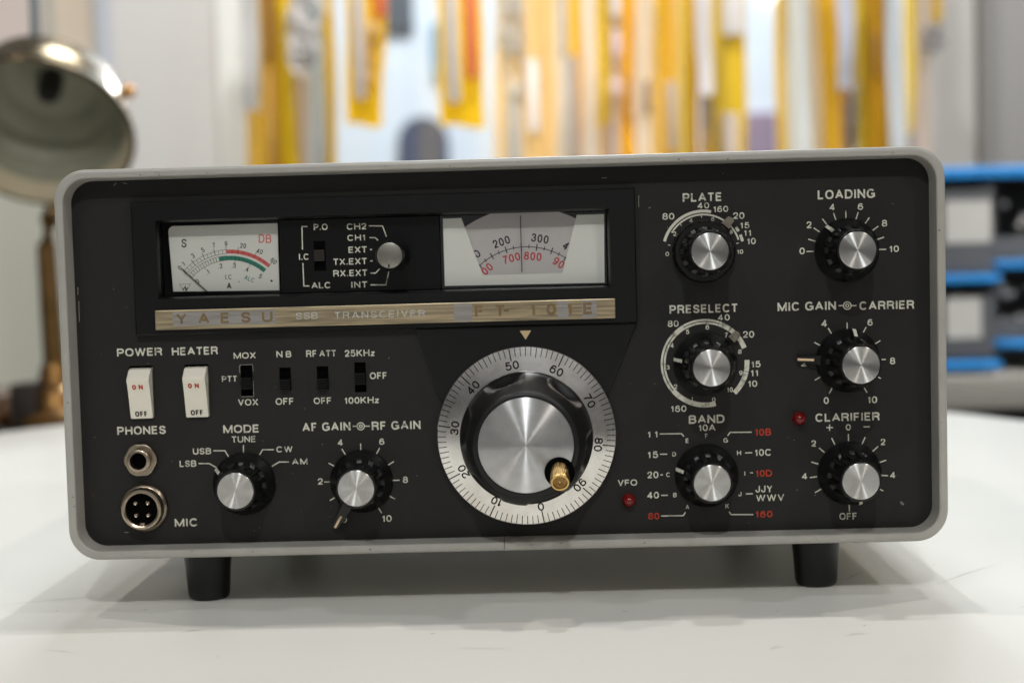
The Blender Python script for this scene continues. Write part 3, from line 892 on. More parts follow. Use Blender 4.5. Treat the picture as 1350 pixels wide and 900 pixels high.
# ------------------------------------------------------------ the radio
radio = empty('radio_transceiver', (0, 0.14, TZ), 'grey cased shortwave radio transceiver with black front panel, standing on the white table', 'radio')
X0, X1, H = -0.170, 0.170, 0.1509
case_mb = MB().prism(rrect(X0 + 0.0008, X1 - 0.0008, 0.0008, H - 0.0008, 0.0115, 10), 0.285, 0.0150)
case = case_mb.build('case', M['case'], radio, smooth=30)
for sx in (-0.1325, 0.1325):
    s = MB().lathe([(0.0042, 0), (0.0042, 0.0006), (0.0030, 0.0014), (0.0008, 0.0017)], (sx, 0.03, H - 0.0008), 'z', 24)
    s.build('screw', M['nickel'], case, smooth=40)

# rim swept round the opening, with a hairline joint at the bottom
prof = [(0.0, 0.0152), (0.0, 0.0012), (0.0003, 0.0005), (0.0010, 0.0001), (0.0018, 0.0), (0.0030, 0.0001), (0.0034, 0.0005), (0.0040, 0.0092), (0.0040, 0.0152)]


def rim_path(d):
    r = max(0.0120 - d * 0.8, 0.006)
    q = rrect(X0 + d, X1 - d, d, H - d, r, 10)
    k = max(i for i in range(len(q)) if q[i][1] < 0.02 and q[i][0] < 0)      # last point before the bottom run
    q = q[k + 1:] + q[:k + 1]
    return [(-0.00075 + 0.00012, d)] + q + [(-0.00075 - 0.00012, d)]


paths = [rim_path(d) for d, _ in prof]
n = len(paths[0])
rm = MB()
vs = [(paths[k][i][0], prof[k][1], paths[k][i][1]) for i in range(n) for k in range(len(prof))]
K = len(prof)
fs = [(i * K + k, i * K + k + 1, (i + 1) * K + k + 1, (i + 1) * K + k) for i in range(n - 1) for k in range(K - 1)]
fs += [tuple(range(K)), tuple((n - 1) * K + k for k in range(K))]
rm.add(vs, fs)
rim = rm.build('rim', M['rim'], radio, smooth=30)
ch = MB()
for k_ in range(34):
    side = rnd.choice('tttbblr')
    t_, d_ = rnd.uniform(-0.155, 0.155), rnd.uniform(0.0016, 0.0030)
    x, z = {'t': (t_, H - d_), 'b': (t_, d_), 'l': (X0 + d_, 0.015 + (t_ + 0.155) * 0.38), 'r': (X1 - d_, 0.015 + (t_ + 0.155) * 0.38)}[side]
    a_, s_ = rnd.uniform(0, 6), rnd.uniform(0.00010, 0.00032)
    ch.add([(x + s_ * q_ * math.cos(a_ + i * 1.05), -0.00004, z + s_ * math.sin(a_ + i * 1.05)) for i, q_ in enumerate([rnd.uniform(.5, 1.8) for _ in range(6)])], [(0, 1, 2, 3, 4, 5)])
ch.build('chip_marking', mat('chipped_primer', (84, 78, 70), 0.6), rim)

# front panel with openings for the rockers and slide switches
pan = MB().prism(rrect(X0 + 0.0037, X1 - 0.0037, 0.0037, H - 0.0037, 0.0088, 10), 0.0112, YP).build('front_panel', M['panel'], radio)
ROCK = ((-0.1460, -0.1368), (-0.1242, -0.1149))
SLOTS = [(-0.1023, -0.0977, 0.0617, 0.0738, 0.0667), (-0.0871, -0.0826, 0.0635, 0.0725, 0.0657),
         (-0.0724, -0.0679, 0.0634, 0.0726, 0.0656), (-0.0577, -0.0532, 0.0621, 0.0738, 0.0674)]
cut = MB()
for a, b in ROCK:
    cut.box(a, b, 0.0, 0.02, 0.0537, 0.0746)
for a, b, c, d, _ in SLOTS:
    cut.box(a, b, 0.0, 0.02, c, d)
cut.box(-0.136, 0.047, 0.0, 0.02, 0.0985, 0.1330)
cut_ob = cut.build('cutter', M['void'])
bm_ = pan.modifiers.new('b', 'BOOLEAN')
bm_.operation, bm_.solver, bm_.object = 'DIFFERENCE', 'EXACT', cut_ob
dg = bpy.context.evaluated_depsgraph_get()
me = bpy.data.meshes.new_from_object(pan.evaluated_get(dg))
pan.modifiers.clear()
pan.data = me
me.materials.clear()
me.materials.append(M['panel'])
bpy.data.objects.remove(cut_ob)
MB().box(-0.150, -0.050, 0.0114, 0.0124, 0.050, 0.078).build('switch_well', M['void'], radio)

# printed lettering, one mesh per control
INKW = 0.00042
groups = {}
for g, s, x0, x1, z0, z1 in TEXTS:
    groups.setdefault(g, []).append((s, x0 * MM, x1 * MM, z0 * MM, z1 * MM))
rules = {}
for g, pts in LINES:
    rules.setdefault(g, []).append([(a * MM, b * MM) for a, b in pts])


def ticks(mb, cx, cz, r0, r1, angs, y=YP - 0.00002, w=0.00042):
    for a in angs:
        c, s = math.cos(R(a)), math.sin(R(a))
        mb.stroke([(cx + r0 * c, cz + r0 * s), (cx + r1 * c, cz + r1 * s)], w, y)


YB = 0.0105
for g in groups:
    mb = MB()
    y = YB if g in ('meter_switch', 'channel') else YP
    for s, x0, x1, z0, z1 in groups[g]:
        big = (z1 - z0) > 0.0029
        write(mb, s, x0, x1, z0, z1, y, 0.190 if big else 0.175)
    for pts in rules.get(g, []):
        mb.stroke(pts, INKW, y - 0.00002)
    if g == 'plate':
        cx, cz = 0.0791, 0.1133
        bands(mb, cx, cz, 0.0150, 0.0161, 164, 78, y - 0.00001)
        bands(mb, cx, cz, 0.0139, 0.01455, 148, 17, y - 0.00001)
        bands(mb, cx, cz, 0.0150, 0.0161, 35.5, 28.5, y - 0.00001)
        bands(mb, cx, cz, 0.0150, 0.0161, 23, 13, y - 0.00001)
        ticks(mb, cx, cz, 0.0130, 0.0139, (168, 129, 92, 12), w=0.0003)
    if g == 'preselect':
        cx, cz = 0.0789, 0.0700
        y_ = y - 0.00001
        for a0, a1 in ((283.5, 219), (136, 119.5), (69.5, 53.2), (52.2, 20), (3, -12.6), (-13.4, -46.8)):
            bands(mb, cx, cz, 0.0153, 0.0172, a0, a1, y_)
        for a0, a1 in ((218.5, 136.5), (119, 70)):
            bands(mb, cx, cz, 0.0164, 0.0172, a0, a1, y_)
            bands(mb, cx, cz, 0.0153, 0.01605, a0, a1, y_)
    if g == 'loading':
        ticks(mb, 0.1341, 0.1122, 0.0125, 0.0153, [180 - 18 * i for i in range(11)])
    if g == 'mic_gain':
        ticks(mb, 0.1340, 0.0697, 0.0115, 0.0147, [240 - 30 * i for i in range(11)])
        mb.stroke(arc(0.13417, 0.09091, 0.00145, 0, 360, 28), 0.0004, y, closed=True)
        mb.stroke(arc(0.13417, 0.09091, 0.0006, 0, 360, 18), 0.0004, y, closed=True)
    if g == 'af_gain':
        ticks(mb, -0.0562, 0.0272, 0.0120, 0.0148, [240 - 30 * i for i in range(11)])
        mb.stroke(arc(-0.05591, 0.04877, 0.00140, 0, 360, 28), 0.0004, y, closed=True)
        mb.stroke(arc(-0.05591, 0.04877, 0.00055, 0, 360, 18), 0.0004, y, closed=True)
    if g == 'clarifier':
        ticks(mb, 0.1339, 0.0259, 0.0124, 0.0152, [90, 115.3, 138.8, 162.5, 185.7, 209.4, 64.7, 41.2, 17.5, -5.7, -29.4, 270])
    lo_ = mb.build('lettering', M['redink'] if g.endswith('red') else M['ink'], pan, fix=False)
    if g.endswith('red'):
        lo_['label'] = 'red band lettering'
# small scars of bare metal on the paint
scar = MB()
scar.stroke([(0.1538, 0.0142), (0.1545, 0.0137), (0.1550, 0.0131), (0.1547, 0.0128), (0.1540, 0.0133), (0.1538, 0.0142)], 0.00022, YP)
for a in (((-0.1490, 0.1449), (-0.1480, 0.1461)), ((-0.1455, 0.1460), (-0.1438, 0.1455)), ((0.0583, 0.1305), (0.0591, 0.1309)), ((-0.1506, 0.0091), (-0.1488, 0.0091)),
          ((-0.1648, 0.0925), (-0.1647, 0.1005)), ((-0.1649, 0.103), (-0.1648, 0.106)), ((0.152, 0.1296), (0.1523, 0.1297)), ((0.0404, 0.1426), (0.0425, 0.1427)),
          ((-0.105, 0.1472), (-0.0985, 0.1474)), ((0.0545, 0.1310), (0.0546, 0.1355))):
    scar.stroke(list(a), 0.00018, YP)
for k_ in range(90):
    px, pz = rnd.uniform(-0.163, 0.163), rnd.uniform(0.007, 0.144)
    if -0.145 < px < 0.056 and pz > 0.083:
        continue
    s_ = rnd.uniform(0.00006, 0.00016)
    scar.add([(px - s_, YP - 0.00003, pz - s_ * .7), (px + s_, YP - 0.00003, pz - s_), (px + s_ * .6, YP - 0.00003, pz + s_), (px - s_, YP - 0.00003, pz + s_ * .6)], [(0, 1, 2, 3)])
scar.build('scratch_marking', mat('bare_scratch', (150, 146, 134), 0.5), pan, fix=False)

# display surround
fr = MB()
FX0, FX1, FZ0, FZ1, FY = -0.1419, 0.0529, 0.0866, 0.1384, 0.0055
OX0, OX1, OZ0, OZ1 = -0.1318, 0.0422, 0.1012, 0.1302
def ringframe(mb, o, i, yf, yb, yi, step=0.0012):
    """flat frame with a chamfered inner edge running back to yi"""
    def q(r, y, e=0.0):
        return [(r[0] + e, y, r[2] + e), (r[1] - e, y, r[2] + e), (r[1] - e, y, r[3] - e), (r[0] + e, y, r[3] - e)]
    rr = [q(o, yb), q(o, yf + 0.0005), q(o, yf, 0.0005), q(i, yf, -step), q(i, yf + 0.0006, -step * 0.6), q(i, yf + 0.0022), q(i, yi)]
    vs = [p for r in rr for p in r]
    fs = [(4 * k + j, 4 * k + (j + 1) % 4, 4 * k + 4 + (j + 1) % 4, 4 * k + 4 + j) for k in range(len(rr) - 1) for j in range(4)]
    mb.add(vs, fs)
ringframe(fr, (FX0, FX1, FZ0, FZ1), (OX0, OX1, OZ0, OZ1), FY, YP, 0.0134, 0.0008)
frame = fr.build('display_frame', M['gloss'], radio)
MB().box(OX0 - 0.001, OX1 + 0.001, 0.0136, 0.0142, OZ0 - 0.001, OZ1 + 0.001).build('display_back', M['void'], radio)
MB().prism([(-0.0330, 0.0865), (-0.0252, 0.0604), (-0.012, 0.045), (0.03, 0.045), (0.0413, 0.0599), (0.0527, 0.0865)], YP, 0.0072, 0.0004).build('dial_surround', M['gloss'], radio)
MB().prism([(0.0073, 0.0846), (0.0117, 0.0846), (0.0095, 0.0811)], 0.0072, 0.0068).build('index_mark', M['gold'], radio)

# S meter
sm = MB().prism([(-0.1284, 0.1032), (-0.0866, 0.1026), (-0.0864, 0.1288)] + arc(-0.1272, 0.1266, 0.0022, 90, 180, 6), 0.0134, 0.0128).build('signal_meter', M['meter'], radio)
my = 0.0128
cx, cz, r1 = circle3((-0.1223, 0.1127), (-0.1067, 0.1190), (-0.0898, 0.1128))
k1, k2, k3, k4 = r1, r1 - 0.0015, r1 - 0.0024, r1 - 0.0041
A0, AS, A1 = 131, math.degrees(math.atan2(0.1189 - cz, -0.1069 - cx)), math.degrees(math.atan2(0.1128 - cz, -0.0898 - cx))
A0 = math.degrees(math.atan2(0.1117 - cz, -0.1241 - cx))
ik = MB()
for r in (k1, k2, k3, k4):
    ik.stroke(arc(cx, cz, r, A0, AS, 24), 0.00014, my)
ik.stroke(arc(cx, cz, k4, A0, AS + 3, 24), 0.00014, my)
for i in range(13):
    a = A0 + (AS - A0) * i / 12
    ticks(ik, cx, cz, k2, k1 + (0.0012 if i % 3 == 0 else 0), [a], my, 0.00022 if i % 3 == 0 else 0.00013)
AG = math.degrees(math.atan2(0.1159 - cz, -0.1100 - cx))
for i in range(12):
    ticks(ik, cx, cz, k4 - (0.0010 if i == 6 else 0), k3, [A0 + (AG - A0) * i / 12], my, 0.00016)
for i in range(1, 9):
    a = AS + (A1 - AS) * i / 8
    ticks(ik, cx, cz, k2, k1 + (0.0013 if i in (2, 5, 8) else 0), [a], my - 0.00006, 0.00016)
for i in range(1, 12):
    ticks(ik, cx, cz, k4 - (0.0010 if i % 4 == 0 else 0), k3, [AG + (A1 - AG) * i / 12], my - 0.00006, 0.00014)
def mt(mb, s, x, z, h, rot, bold=0.12, wd=0.60):
    bold += 0.03
    w = sum(GL[c][0] for c in s) * h * wd / 0.60 + 0.14 * h * (len(s) - 1)
    write(mb, s, x - w / 2, x + w / 2, z - h / 2, z + h / 2, my, bold, rot, (x, z))
for s, x, z, rot in (('0', -.1254, .1124, 40), ('1', -.1239, .1140, 38), ('3', -.1201, .1170, 30), ('5', -.1161, .1192, 22), ('7', -.1117, .1209, 10), ('9', -.1069, .1214, 2),
                     ('20', -.1002, .1204, -8), ('40', -.0938, .1180, -20), ('60', -.0884, .1141, -42), ('0', -.1187, .1070, 38), ('.1', -.1146, .1105, 28), ('.2', -.1095, .1127, 8),
                     ('.3', -.1042, .1128, 0), ('.4', -.0992, .1112, -18), ('5', -.0938, .1083, -30)):
    mt(ik, s, x, z, 0.0019, rot, 0.11)
mt(ik, 'S', -.1234, .1220, 0.0033, -4, 0.11)
mt(ik, 'I.C', -.1064, .1083, 0.0019, 0, 0.10)
mt(ik, 'A', -.1063, .1049, 0.0024, 0, 0.15)
ik.stroke([(-0.1259, 0.1060), (-0.1214, 0.1060), (-0.1237, 0.1027), (-0.1259, 0.1060)], 0.00012, my)
ik.stroke([(-0.1247, 0.1036), (-0.1236, 0.1050), (-0.1234, 0.1036), (-0.1226, 0.1046)], 0.00035, my)
ik.lathe([(0.00045, 0), (0.00045, 0.00005)], (-0.0895, my, 0.1064), 'y', 12)
ik.lathe([(0.00022, 0), (0.00022, 0.00005)], (-0.1023, my, 0.1064), 'y', 12)
ik.build('meter_scale', M['blackink'], sm, fix=False)
rb = MB()
bands(rb, cx, cz, k2, k1, AS, A1, my - 0.00002, 30)
mt(rb, 'DB', -.0915, .1229, 0.0033, -3, 0.11)
rb.build('red_band', M['meterred'], sm, fix=False)
gb = MB()
bands(gb, cx, cz, k4, k3, AG, A1, my - 0.00002, 30)
mt(gb, 'ALC', -.0982, .1074, 0.0018, -22, 0.11)
gb.build('green_band', M['metergreen'], sm, fix=False)
MB().stroke([(-0.1243, 0.1116), (-0.1150, 0.1030)], 0.00035, my - 0.0006, 0.0002).build('needle', M['blackink'], sm, fix=False)

# centre strip with meter switch and channel switch
MB().prism([(-0.0853, 0.1014), (-0.0230, 0.1014), (-0.0230, 0.1300), (-0.0853, 0.1300)], 0.0134, YB, 0.0002).build('switch_plate', mat('switch_plate', (11, 11, 11), 0.30, spec=0.3, vary=0.2, vscale=80), radio)


def slider(name, x0, x1, z0, z1, zk, kh, yb, tall=0.0022):
    """slide switch: well and ribbed button"""
    o = MB().box(x0 - 0.0001, x1 + 0.0001, yb + 0.0012, yb + 0.0016, z0, z1).build(name, M['void'], radio)
    b = MB()
    w = x1 - x0
    prof = [(0.0, 0.0)]
    b.box(x0 + w * 0.04, x1 - w * 0.04, yb - tall * 0.5, yb + 0.0011, zk - kh / 2, zk + kh / 2)
    for i in range(5):
        z = zk - kh / 2 + kh * (i + 0.5) / 5
        b.box(x0 + w * 0.05, x1 - w * 0.05, yb - tall, yb - tall * 0.5 + 0.0001, z - kh * 0.055, z + kh * 0.055)
    b.build('switch_button', M['satin'], o)
    return o


for a, b, c, d, zk in SLOTS:
    slider('slide_switch', a, b, c, d, zk, 0.0046, YP + 0.0006, 0.0026)
chip = MB()
a, b, c, d, _ = SLOTS[0]
chip.stroke([(a - .0003, c - .0002), (b + .0002, c - .0002), (b + .0003, d * .5 + c * .5)], 0.0002, YP)
chip.stroke([(a + .0002, d + .0003), (a - .0004, d - .0005), (a - .0003, d - .0030)], 0.0003, YP)
chip.stroke([(a + .0004, d + .0002), (b + .0002, d + .0002), (b + .0004, d - .0026)], 0.0002, YP)
chip.build('wear_marking', mat('worn_edge', (128, 126, 118), 0.5), pan, fix=False)
MB().prism(rrect(-0.0722, -0.0676, 0.1098, 0.1214, 0.0002, 2), 0.0134, YB - 0.00003).build('meter_switch_well', M['void'], radio)
b = MB().box(-0.0719, -0.0679, YB - 0.0016, YB, 0.1136, 0.1180)
for i in range(5):
    z = 0.1136 + 0.0044 * (i + 0.5) / 5
    b.box(-0.0718, -0.0680, YB - 0.0024, YB - 0.0015, z - 0.00028, z + 0.00028)
b.build('meter_switch', mat('switch_brown', (44, 38, 32), 0.4), radio)

# frequency window: white mask, film disc behind it, cursor
fd = MB().prism([(-0.0216, 0.1026), (0.0408, 0.1022), (0.0412, 0.1288), (0.0306, 0.1288), (0.0244, 0.1064), (-0.0066, 0.1064), (-0.0144, 0.1288), (-0.0216, 0.1288)], 0.0129, 0.0124).build('frequency_dial', M['dialcard'], radio)
dx, dz, dr = circle3((-0.0078, 0.1102), (0.0092, 0.11695), (0.0258, 0.1122))
dy = 0.0131
MB().prism(arc(dx, dz, 0.0429, 46, 134, 60) + [(dx - 0.0294, 0.1040), (dx + 0.0294, 0.1040)], 0.0134, dy).build('dial_film', M['dialfilm'], fd)
di, dred = MB(), MB()
angd = lambda x, z: math.degrees(math.atan2(z - dz, x - dx))
t0, t1 = angd(-0.0078, 0.1102), angd(0.0258, 0.1122)
di.stroke(arc(dx, dz, dr, t0 + 4, t1 - 4, 40), 0.0003, dy)
for i in range(7):
    a = t0 + (t1 - t0) * i / 6
    ticks(di, dx, dz, dr - 0.0013, dr + 0.0014, [a], dy, 0.0004)
    if i < 6:
        ticks(di, dx, dz, dr - 0.0007, dr + 0.0009, [a + (t1 - t0) / 12], dy, 0.0003)
for s, k, r, mbx in (('100', 0, 4.1, di), ('200', 2, 3.6, di), ('300', 4, 3.6, di), ('400', 6, 4.1, di), ('600', 0, -3.0, dred), ('700', 2, -3.6, dred), ('800', 4, -3.6, dred), ('900', 6, -3.0, dred)):
    a = t0 + (t1 - t0) * k / 6 + (1.5 if k == 2 else -1.5 if k == 4 else 0)
    if r < 0 and k in (2, 4):
        a += -4 if k == 2 else 4
    px, pz = dx + (dr + r * MM) * math.cos(R(a)), dz + (dr + r * MM) * math.sin(R(a))
    h = 0.0032
    write(mbx, s, px - 0.0034, px + 0.0034, pz - h / 2, pz + h / 2, dy, 0.165, a - 90, (px, pz))
di.build('dial_marking', M['blackink'], fd, fix=False)
dred.build('red_dial_marking', M['reddial'], fd, fix=False)
MB().box(0.0085, 0.00885, 0.0118, 0.0121, 0.1072, 0.1292).build('cursor', M['blackink'], fd)
MB().box(-0.0226, 0.0417, 0.0104, 0.0109, 0.1016, 0.1298).build('window_pane', M['pane'], radio)
MB().box(-0.1312, -0.0858, 0.0104, 0.0109, 0.1016, 0.1298).build('window_pane', M['pane'], radio)

# name plate
np_ = MB().prism(rrect(-0.1337, 0.0443, 0.0886, 0.0962, 0.0002, 2), FY, 0.0040, 0.00025).build('name_plate', M['plate'], radio)
py = 0.0040
for x0, x1 in ((-0.1268, -0.0870), (-0.0178, -0.0108), (0.0316, 0.0372), (0.022, 0.0262)):
    MB().box(x0, x1, py - 0.00002, py + 0.0001, 0.0900 if x0 < -0.1 else 0.0889, 0.0954 if x0 < -0.1 else 0.0959).build('silver_patch', M['silver'], np_)
lt = MB()
write(lt, 'YAESU', -0.1255, -0.0880, 0.0906, 0.0948, py - 0.00003, 0.22)
write(lt, 'FT 101E', -0.0098, 0.0358, 0.0904, 0.0950, py - 0.00003, 0.24)
lt.stroke([(0.0014, 0.0927), (0.0034, 0.0927)], 0.0009, py - 0.00003)
lt.build('lettering', M['plateink'], np_, fix=False)
lt = MB()
write(lt, 'SSB', -0.0790, -0.0705, 0.0914, 0.0940, py - 0.00003, 0.15)
write(lt, 'TRANSCEIVER', -0.0640, -0.0290, 0.0912, 0.0938, py - 0.00003, 0.15)
lt.build('lettering', M['plategrey'], np_, fix=False)

# rocker switches
for i, (a, b) in enumerate(ROCK):
    a, b = a + 0.0003, b - 0.0003
    side = [(0.0112, 0.0540), (0.0074, 0.0541), (0.0066, 0.0570), (0.0055, 0.0620), (0.0040, 0.0672), (0.0031, 0.0690), (0.0030, 0.0697), (0.0034, 0.0702), (0.0068, 0.0733), (0.0090, 0.0737), (0.0112, 0.0737)]
    m_ = MB()
    e = 0.00035
    n = len(side)
    cyy, czz = 0.0075, 0.064
    rings = []
    for x, k in ((a, 0.955), (a + e, 1.0), (b - e, 1.0), (b, 0.955)):
        rings.append([(x, cyy + (y - cyy) * k, czz + (z - czz) * (k + 1) / 2) for y, z in side])
    vs = [p for r in rings for p in r]
    fs = [(k * n + j, k * n + (j + 1) % n, (k + 1) * n + (j + 1) % n, (k + 1) * n + j) for k in range(3) for j in range(n)]
    fs += [tuple(range(n)), tuple(3 * n + j for j in range(n))]
    m_.add(vs, fs)
    rk = m_.build('rocker_switch', M['rocker'], radio, smooth=25)
    # words lie on the sloped face: write flat, then shear the points onto the slope
    def on_slope(mb, z0, y0, z1, y1):
        mb.v = [(x, y + y0 + (y1 - y0) * (z - z0) / (z1 - z0), z) for x, y, z in mb.v]
        return mb
    w = b - a
    red = MB()
    write(red, 'O', a + w * .22, a + w * .40, 0.0657, 0.0677, 0, 0.28)
    write(red, 'N', a + w * .52, a + w * .71, 0.0657, 0.0677, 0, 0.25)
    on_slope(red, 0.0620, 0.0055 - 0.00005, 0.0672, 0.0040 - 0.00005).build('on_lettering', M['redink'], rk, fix=False)
    blk = MB()
    write(blk, 'OFF', a + w * .22, a + w * .78, 0.0549, 0.0570, 0, 0.22)
    on_slope(blk, 0.0541, 0.0074 - 0.00008, 0.0570, 0.0066 - 0.00008).build('off_lettering', M['blackink'], rk, fix=False)

# knobs
def flute(nf, depth, lo, hi):
    def f(r, h, a):
        if h < lo or h > hi:
            return r
        c = math.cos(a * nf)
        return r - depth * (1 if c > 0.25 else 0 if c < -0.25 else (c + 0.25) / 0.5)
    return f


def fin(mb, cx, cz, ang, r0, r1, hw0, hw1, h0a, h1a, y=YP):
    """wedge rib from radius r0 to r1, tall at the knob and low at the skirt edge"""
    c, s = math.cos(R(ang)), math.sin(R(ang))
    def P(r, t, h):
        return (cx + r * c - t * s, y - h, cz + r * s + t * c)
    vs = [P(r0, -hw0, 0.001), P(r0, hw0, 0.001), P(r1, -hw1, 0.0006), P(r1, hw1, 0.0006), P(r0, -hw0 * .7, h0a), P(r0, hw0 * .7, h0a), P(r1, -hw1 * .8, h1a), P(r1, hw1 * .8, h1a)]
    mb.add(vs, [(0, 1, 3, 2), (4, 6, 7, 5), (0, 4, 5, 1), (2, 3, 7, 6), (0, 2, 6, 4), (1, 5, 7, 3)])


def knob(cx, cz, prot, ang, name='control_knob', skirt=0.0123, nf=12):
    m = MB()
    pr = [(skirt, 0.0004), (skirt, 0.0012), (skirt - 0.0004, 0.0017), (skirt - 0.0026, 0.0052), (0.0094, 0.0056), (0.00935, 0.0062), (0.0092, 0.0070), (0.0088, prot - 0.0050), (0.0083, prot - 0.0026), (0.0080, prot - 0.0018), (0.0078, prot - 0.0004),
          (0.0075, prot), (0.0071, prot), (0.0070, prot - 0.0006)]
    m.lathe(pr, (cx, YP, cz), 'y', 192, flute(nf, 0.0013, 0.0060, prot - 0.0022), True, True)
    o = m.build(name, M['knob'], radio, smooth=40)
    if ang is not None:
        f = MB()
        fin(f, cx, cz, ang, 0.0075, skirt - 0.0002, 0.0021, 0.0011, prot * 0.62, 0.0036)
        fin(f, cx, cz, ang + 180, 0.0075, skirt - 0.0010, 0.0024, 0.0012, prot * 0.62, 0.0036)
        f.build('knob_rib', M['knob'], o)
        c, s = math.cos(R(ang)), math.sin(R(ang))
        p = MB()
        for r0, r1, hw in ((skirt - 0.0024, skirt + 0.0001, 0.00068),):
            def Q(r, t, h):
                return (cx + r * c - t * s, YP - h, cz + r * s + t * c)
            h0, h1 = prot * 0.62 + (0.0036 - prot * 0.62) * (r0 - 0.0075) / (skirt - 0.0077) + 0.00006, 0.0037
            p.add([Q(r0, -hw, h0), Q(r0, hw, h0), Q(r1, hw, h1), Q(r1, -hw, h1), Q(r1 + .0001, hw, 0.0012), Q(r1 + .0001, -hw, 0.0012)], [(0, 1, 2, 3), (3, 2, 4, 5)])
        p.build('pointer_line', M['ink'], o)
    c_ = MB().lathe([(0.0068, -0.0004), (0.00692, 0.00005), (0.0067, 0.0002)], (cx, YP - prot + 0.0001, cz), 'y', 96)
    c_.build('knob_cap', M['cap'], o, smooth=30)
    return o


def lever(o, cx, cz, ang, r0, r1, hw, h, line_r0, line_m, body):
    c, s = math.cos(R(ang)), math.sin(R(ang))
    def Q(r, t, hh):
        return (cx + r * c - t * s, YP - hh, cz + r * s + t * c)
    m = MB()
    vs = [Q(r0, -hw, 0.0008), Q(r0, hw, 0.0008), Q(r1, hw * .62, 0.0008), Q(r1, -hw * .62, 0.0008), Q(r0, -hw * .9, h), Q(r0, hw * .9, h), Q(r1, hw * .5, h * .7), Q(r1, -hw * .5, h * .7)]
    m.add(vs, [(0, 1, 2, 3), (4, 7, 6, 5), (0, 4, 5, 1), (2, 6, 7, 3), (1, 5, 6, 2), (0, 3, 7, 4)])
    m.build('lever', body, o)
    l = MB()
    w = 0.00045
    def hh(r):
        return h + (h * .7 - h) * (r - r0) / (r1 - r0) + 0.00008
    l.add([Q(line_r0, -w, hh(line_r0)), Q(line_r0, w, hh(line_r0)), Q(r1 + .00005, w, hh(r1)), Q(r1 + .00005, -w, hh(r1)), Q(r1 + .0001, w, 0.001), Q(r1 + .0001, -w, 0.001)], [(0, 1, 2, 3), (3, 2, 4, 5)])
    l.build('lever_line', line_m, o)


k = knob(0.0791, 0.1133, 0.0225, None, skirt=0.0112)
tipk = MB()
def wedge(mb, cx, cz, ang, r0, r1, hw, y0, y1):
    c, s = math.cos(R(ang)), math.sin(R(ang))
    q = [(cx + r * c - t * s, cz + r * s + t * c) for r, t in ((r0, -hw), (r1, -hw * .8), (r1 + .0005, 0), (r1, hw * .8), (r0, hw))]
    mb.prism(q, y0, y1, 0.0003)
wedge(tipk, 0.0791, 0.1133, 49, 0.0125, 0.0162, 0.0018, YP, YP - 0.0030)
tipk.build('lever_tip', M['tip'], k)
MB().lathe([(0.0122, 0.0003), (0.0119, 0.0040), (0.0112, 0.0048), (0.0100, 0.0048)], (0.0791, YP, 0.1133), 'y', 96).build('lever_ring', M['smoke'], k, smooth=40)
knob(0.1342, 0.1123, 0.0200, 131)
k = knob(0.0789, 0.0699, 0.0225, 170)
tipk = MB()
wedge(tipk, 0.0789, 0.0699, 42, 0.0135, 0.0172, 0.0016, YP, YP - 0.0026)
tipk.build('lever_tip', M['tip'], k)
k = knob(0.1340, 0.0697, 0.0245, 81)
lever(k, 0.1340, 0.0697, 177, 0.0100, 0.0196, 0.0021, 0.0032, 0.0135, M['lever'], M['knob'])
knob(0.0786, 0.0262, 0.0195, 165)
knob(0.1340, 0.0258, 0.0215, -73)
knob(-0.1023, 0.0273, 0.0180, 148)
k = knob(-0.0562, 0.0272, 0.0185, None)
lever(k, -0.0562, 0.0272, 238.5, 0.0100, 0.0208, 0.0023, 0.0036, 0.0155, M['lever'], M['knob'])
# small channel knob
m = MB().lathe([(0.0064, -0.0024), (0.0064, 0.0010), (0.0055, 0.0155), (0.0052, 0.0162), (0.0049, 0.0162), (0.0048, 0.0158)], (-0.0410, YB, 0.1150), 'y', 120, lambda r, h, a: r + (0.00012 * math.cos(40 * a) if 0.002 < h < 0.015 else 0))
ck = m.build('channel_knob', M['knob'], radio, smooth=40)
MB().lathe([(0.0046, 0), (0.0048, 0.0003), (0.0046, 0.0004)], (-0.0410, YB - 0.0158, 0.1150), 'y', 64).build('knob_cap', mat('channel_cap', (150, 147, 138), 0.34, 0.8, vary=0.1, vscale=200, stretch=(8, 1, 1)), ck, smooth=30)
p = MB()
p.stroke([(-0.0414, 0.1104), (-0.0413, 0.1117)], 0.0006, YB - 0.0162)
p.build('pointer_line', M['blackink'], ck)

# tuning dial
DX, DZ, RY = 0.0089, 0.0440, 0.0040
ring = MB().lathe([(0.0346, -0.0028), (0.0347, -0.0004), (0.0344, 0.0), (0.0200, 0.0032)], (DX, RY, DZ), 'y', 200, cap1=True).build('tuning_dial', M['ring'], radio, smooth=30)
tk = MB()
for i in range(100):
    a = 280.0 - 3.6 * i
    ln_ = 0.0048 if i % 10 == 0 else 0.0039 if i % 5 == 0 else 0.0033
    ticks(tk, DX, DZ, 0.0344 - ln_, 0.0343, [a], RY, 0.00042 if i % 10 == 0 else 0.00027)
for i in range(10):
    a = 280 - 36 * i
    s = str(i * 10)
    rr = 0.0279
    px, pz = DX + rr * math.cos(R(a)), DZ + rr * math.sin(R(a))
    h, w = 0.0032, 0.0053 if i else 0.0024
    if i == 1:
        w = 0.0042
    write(tk, s, px - w / 2, px + w / 2, pz - h / 2, pz + h / 2, RY, 0.17, a - 90, (px, pz))
tk.v = [(x, y - (0.0344 - math.hypot(x - DX, z - DZ)) * (0.0032 / 0.0144), z) for x, y, z in tk.v]
tk.build('dial_marking', M['ringink'], ring, fix=False)
DENT = [109, 50, -12, -72, 228, 168]
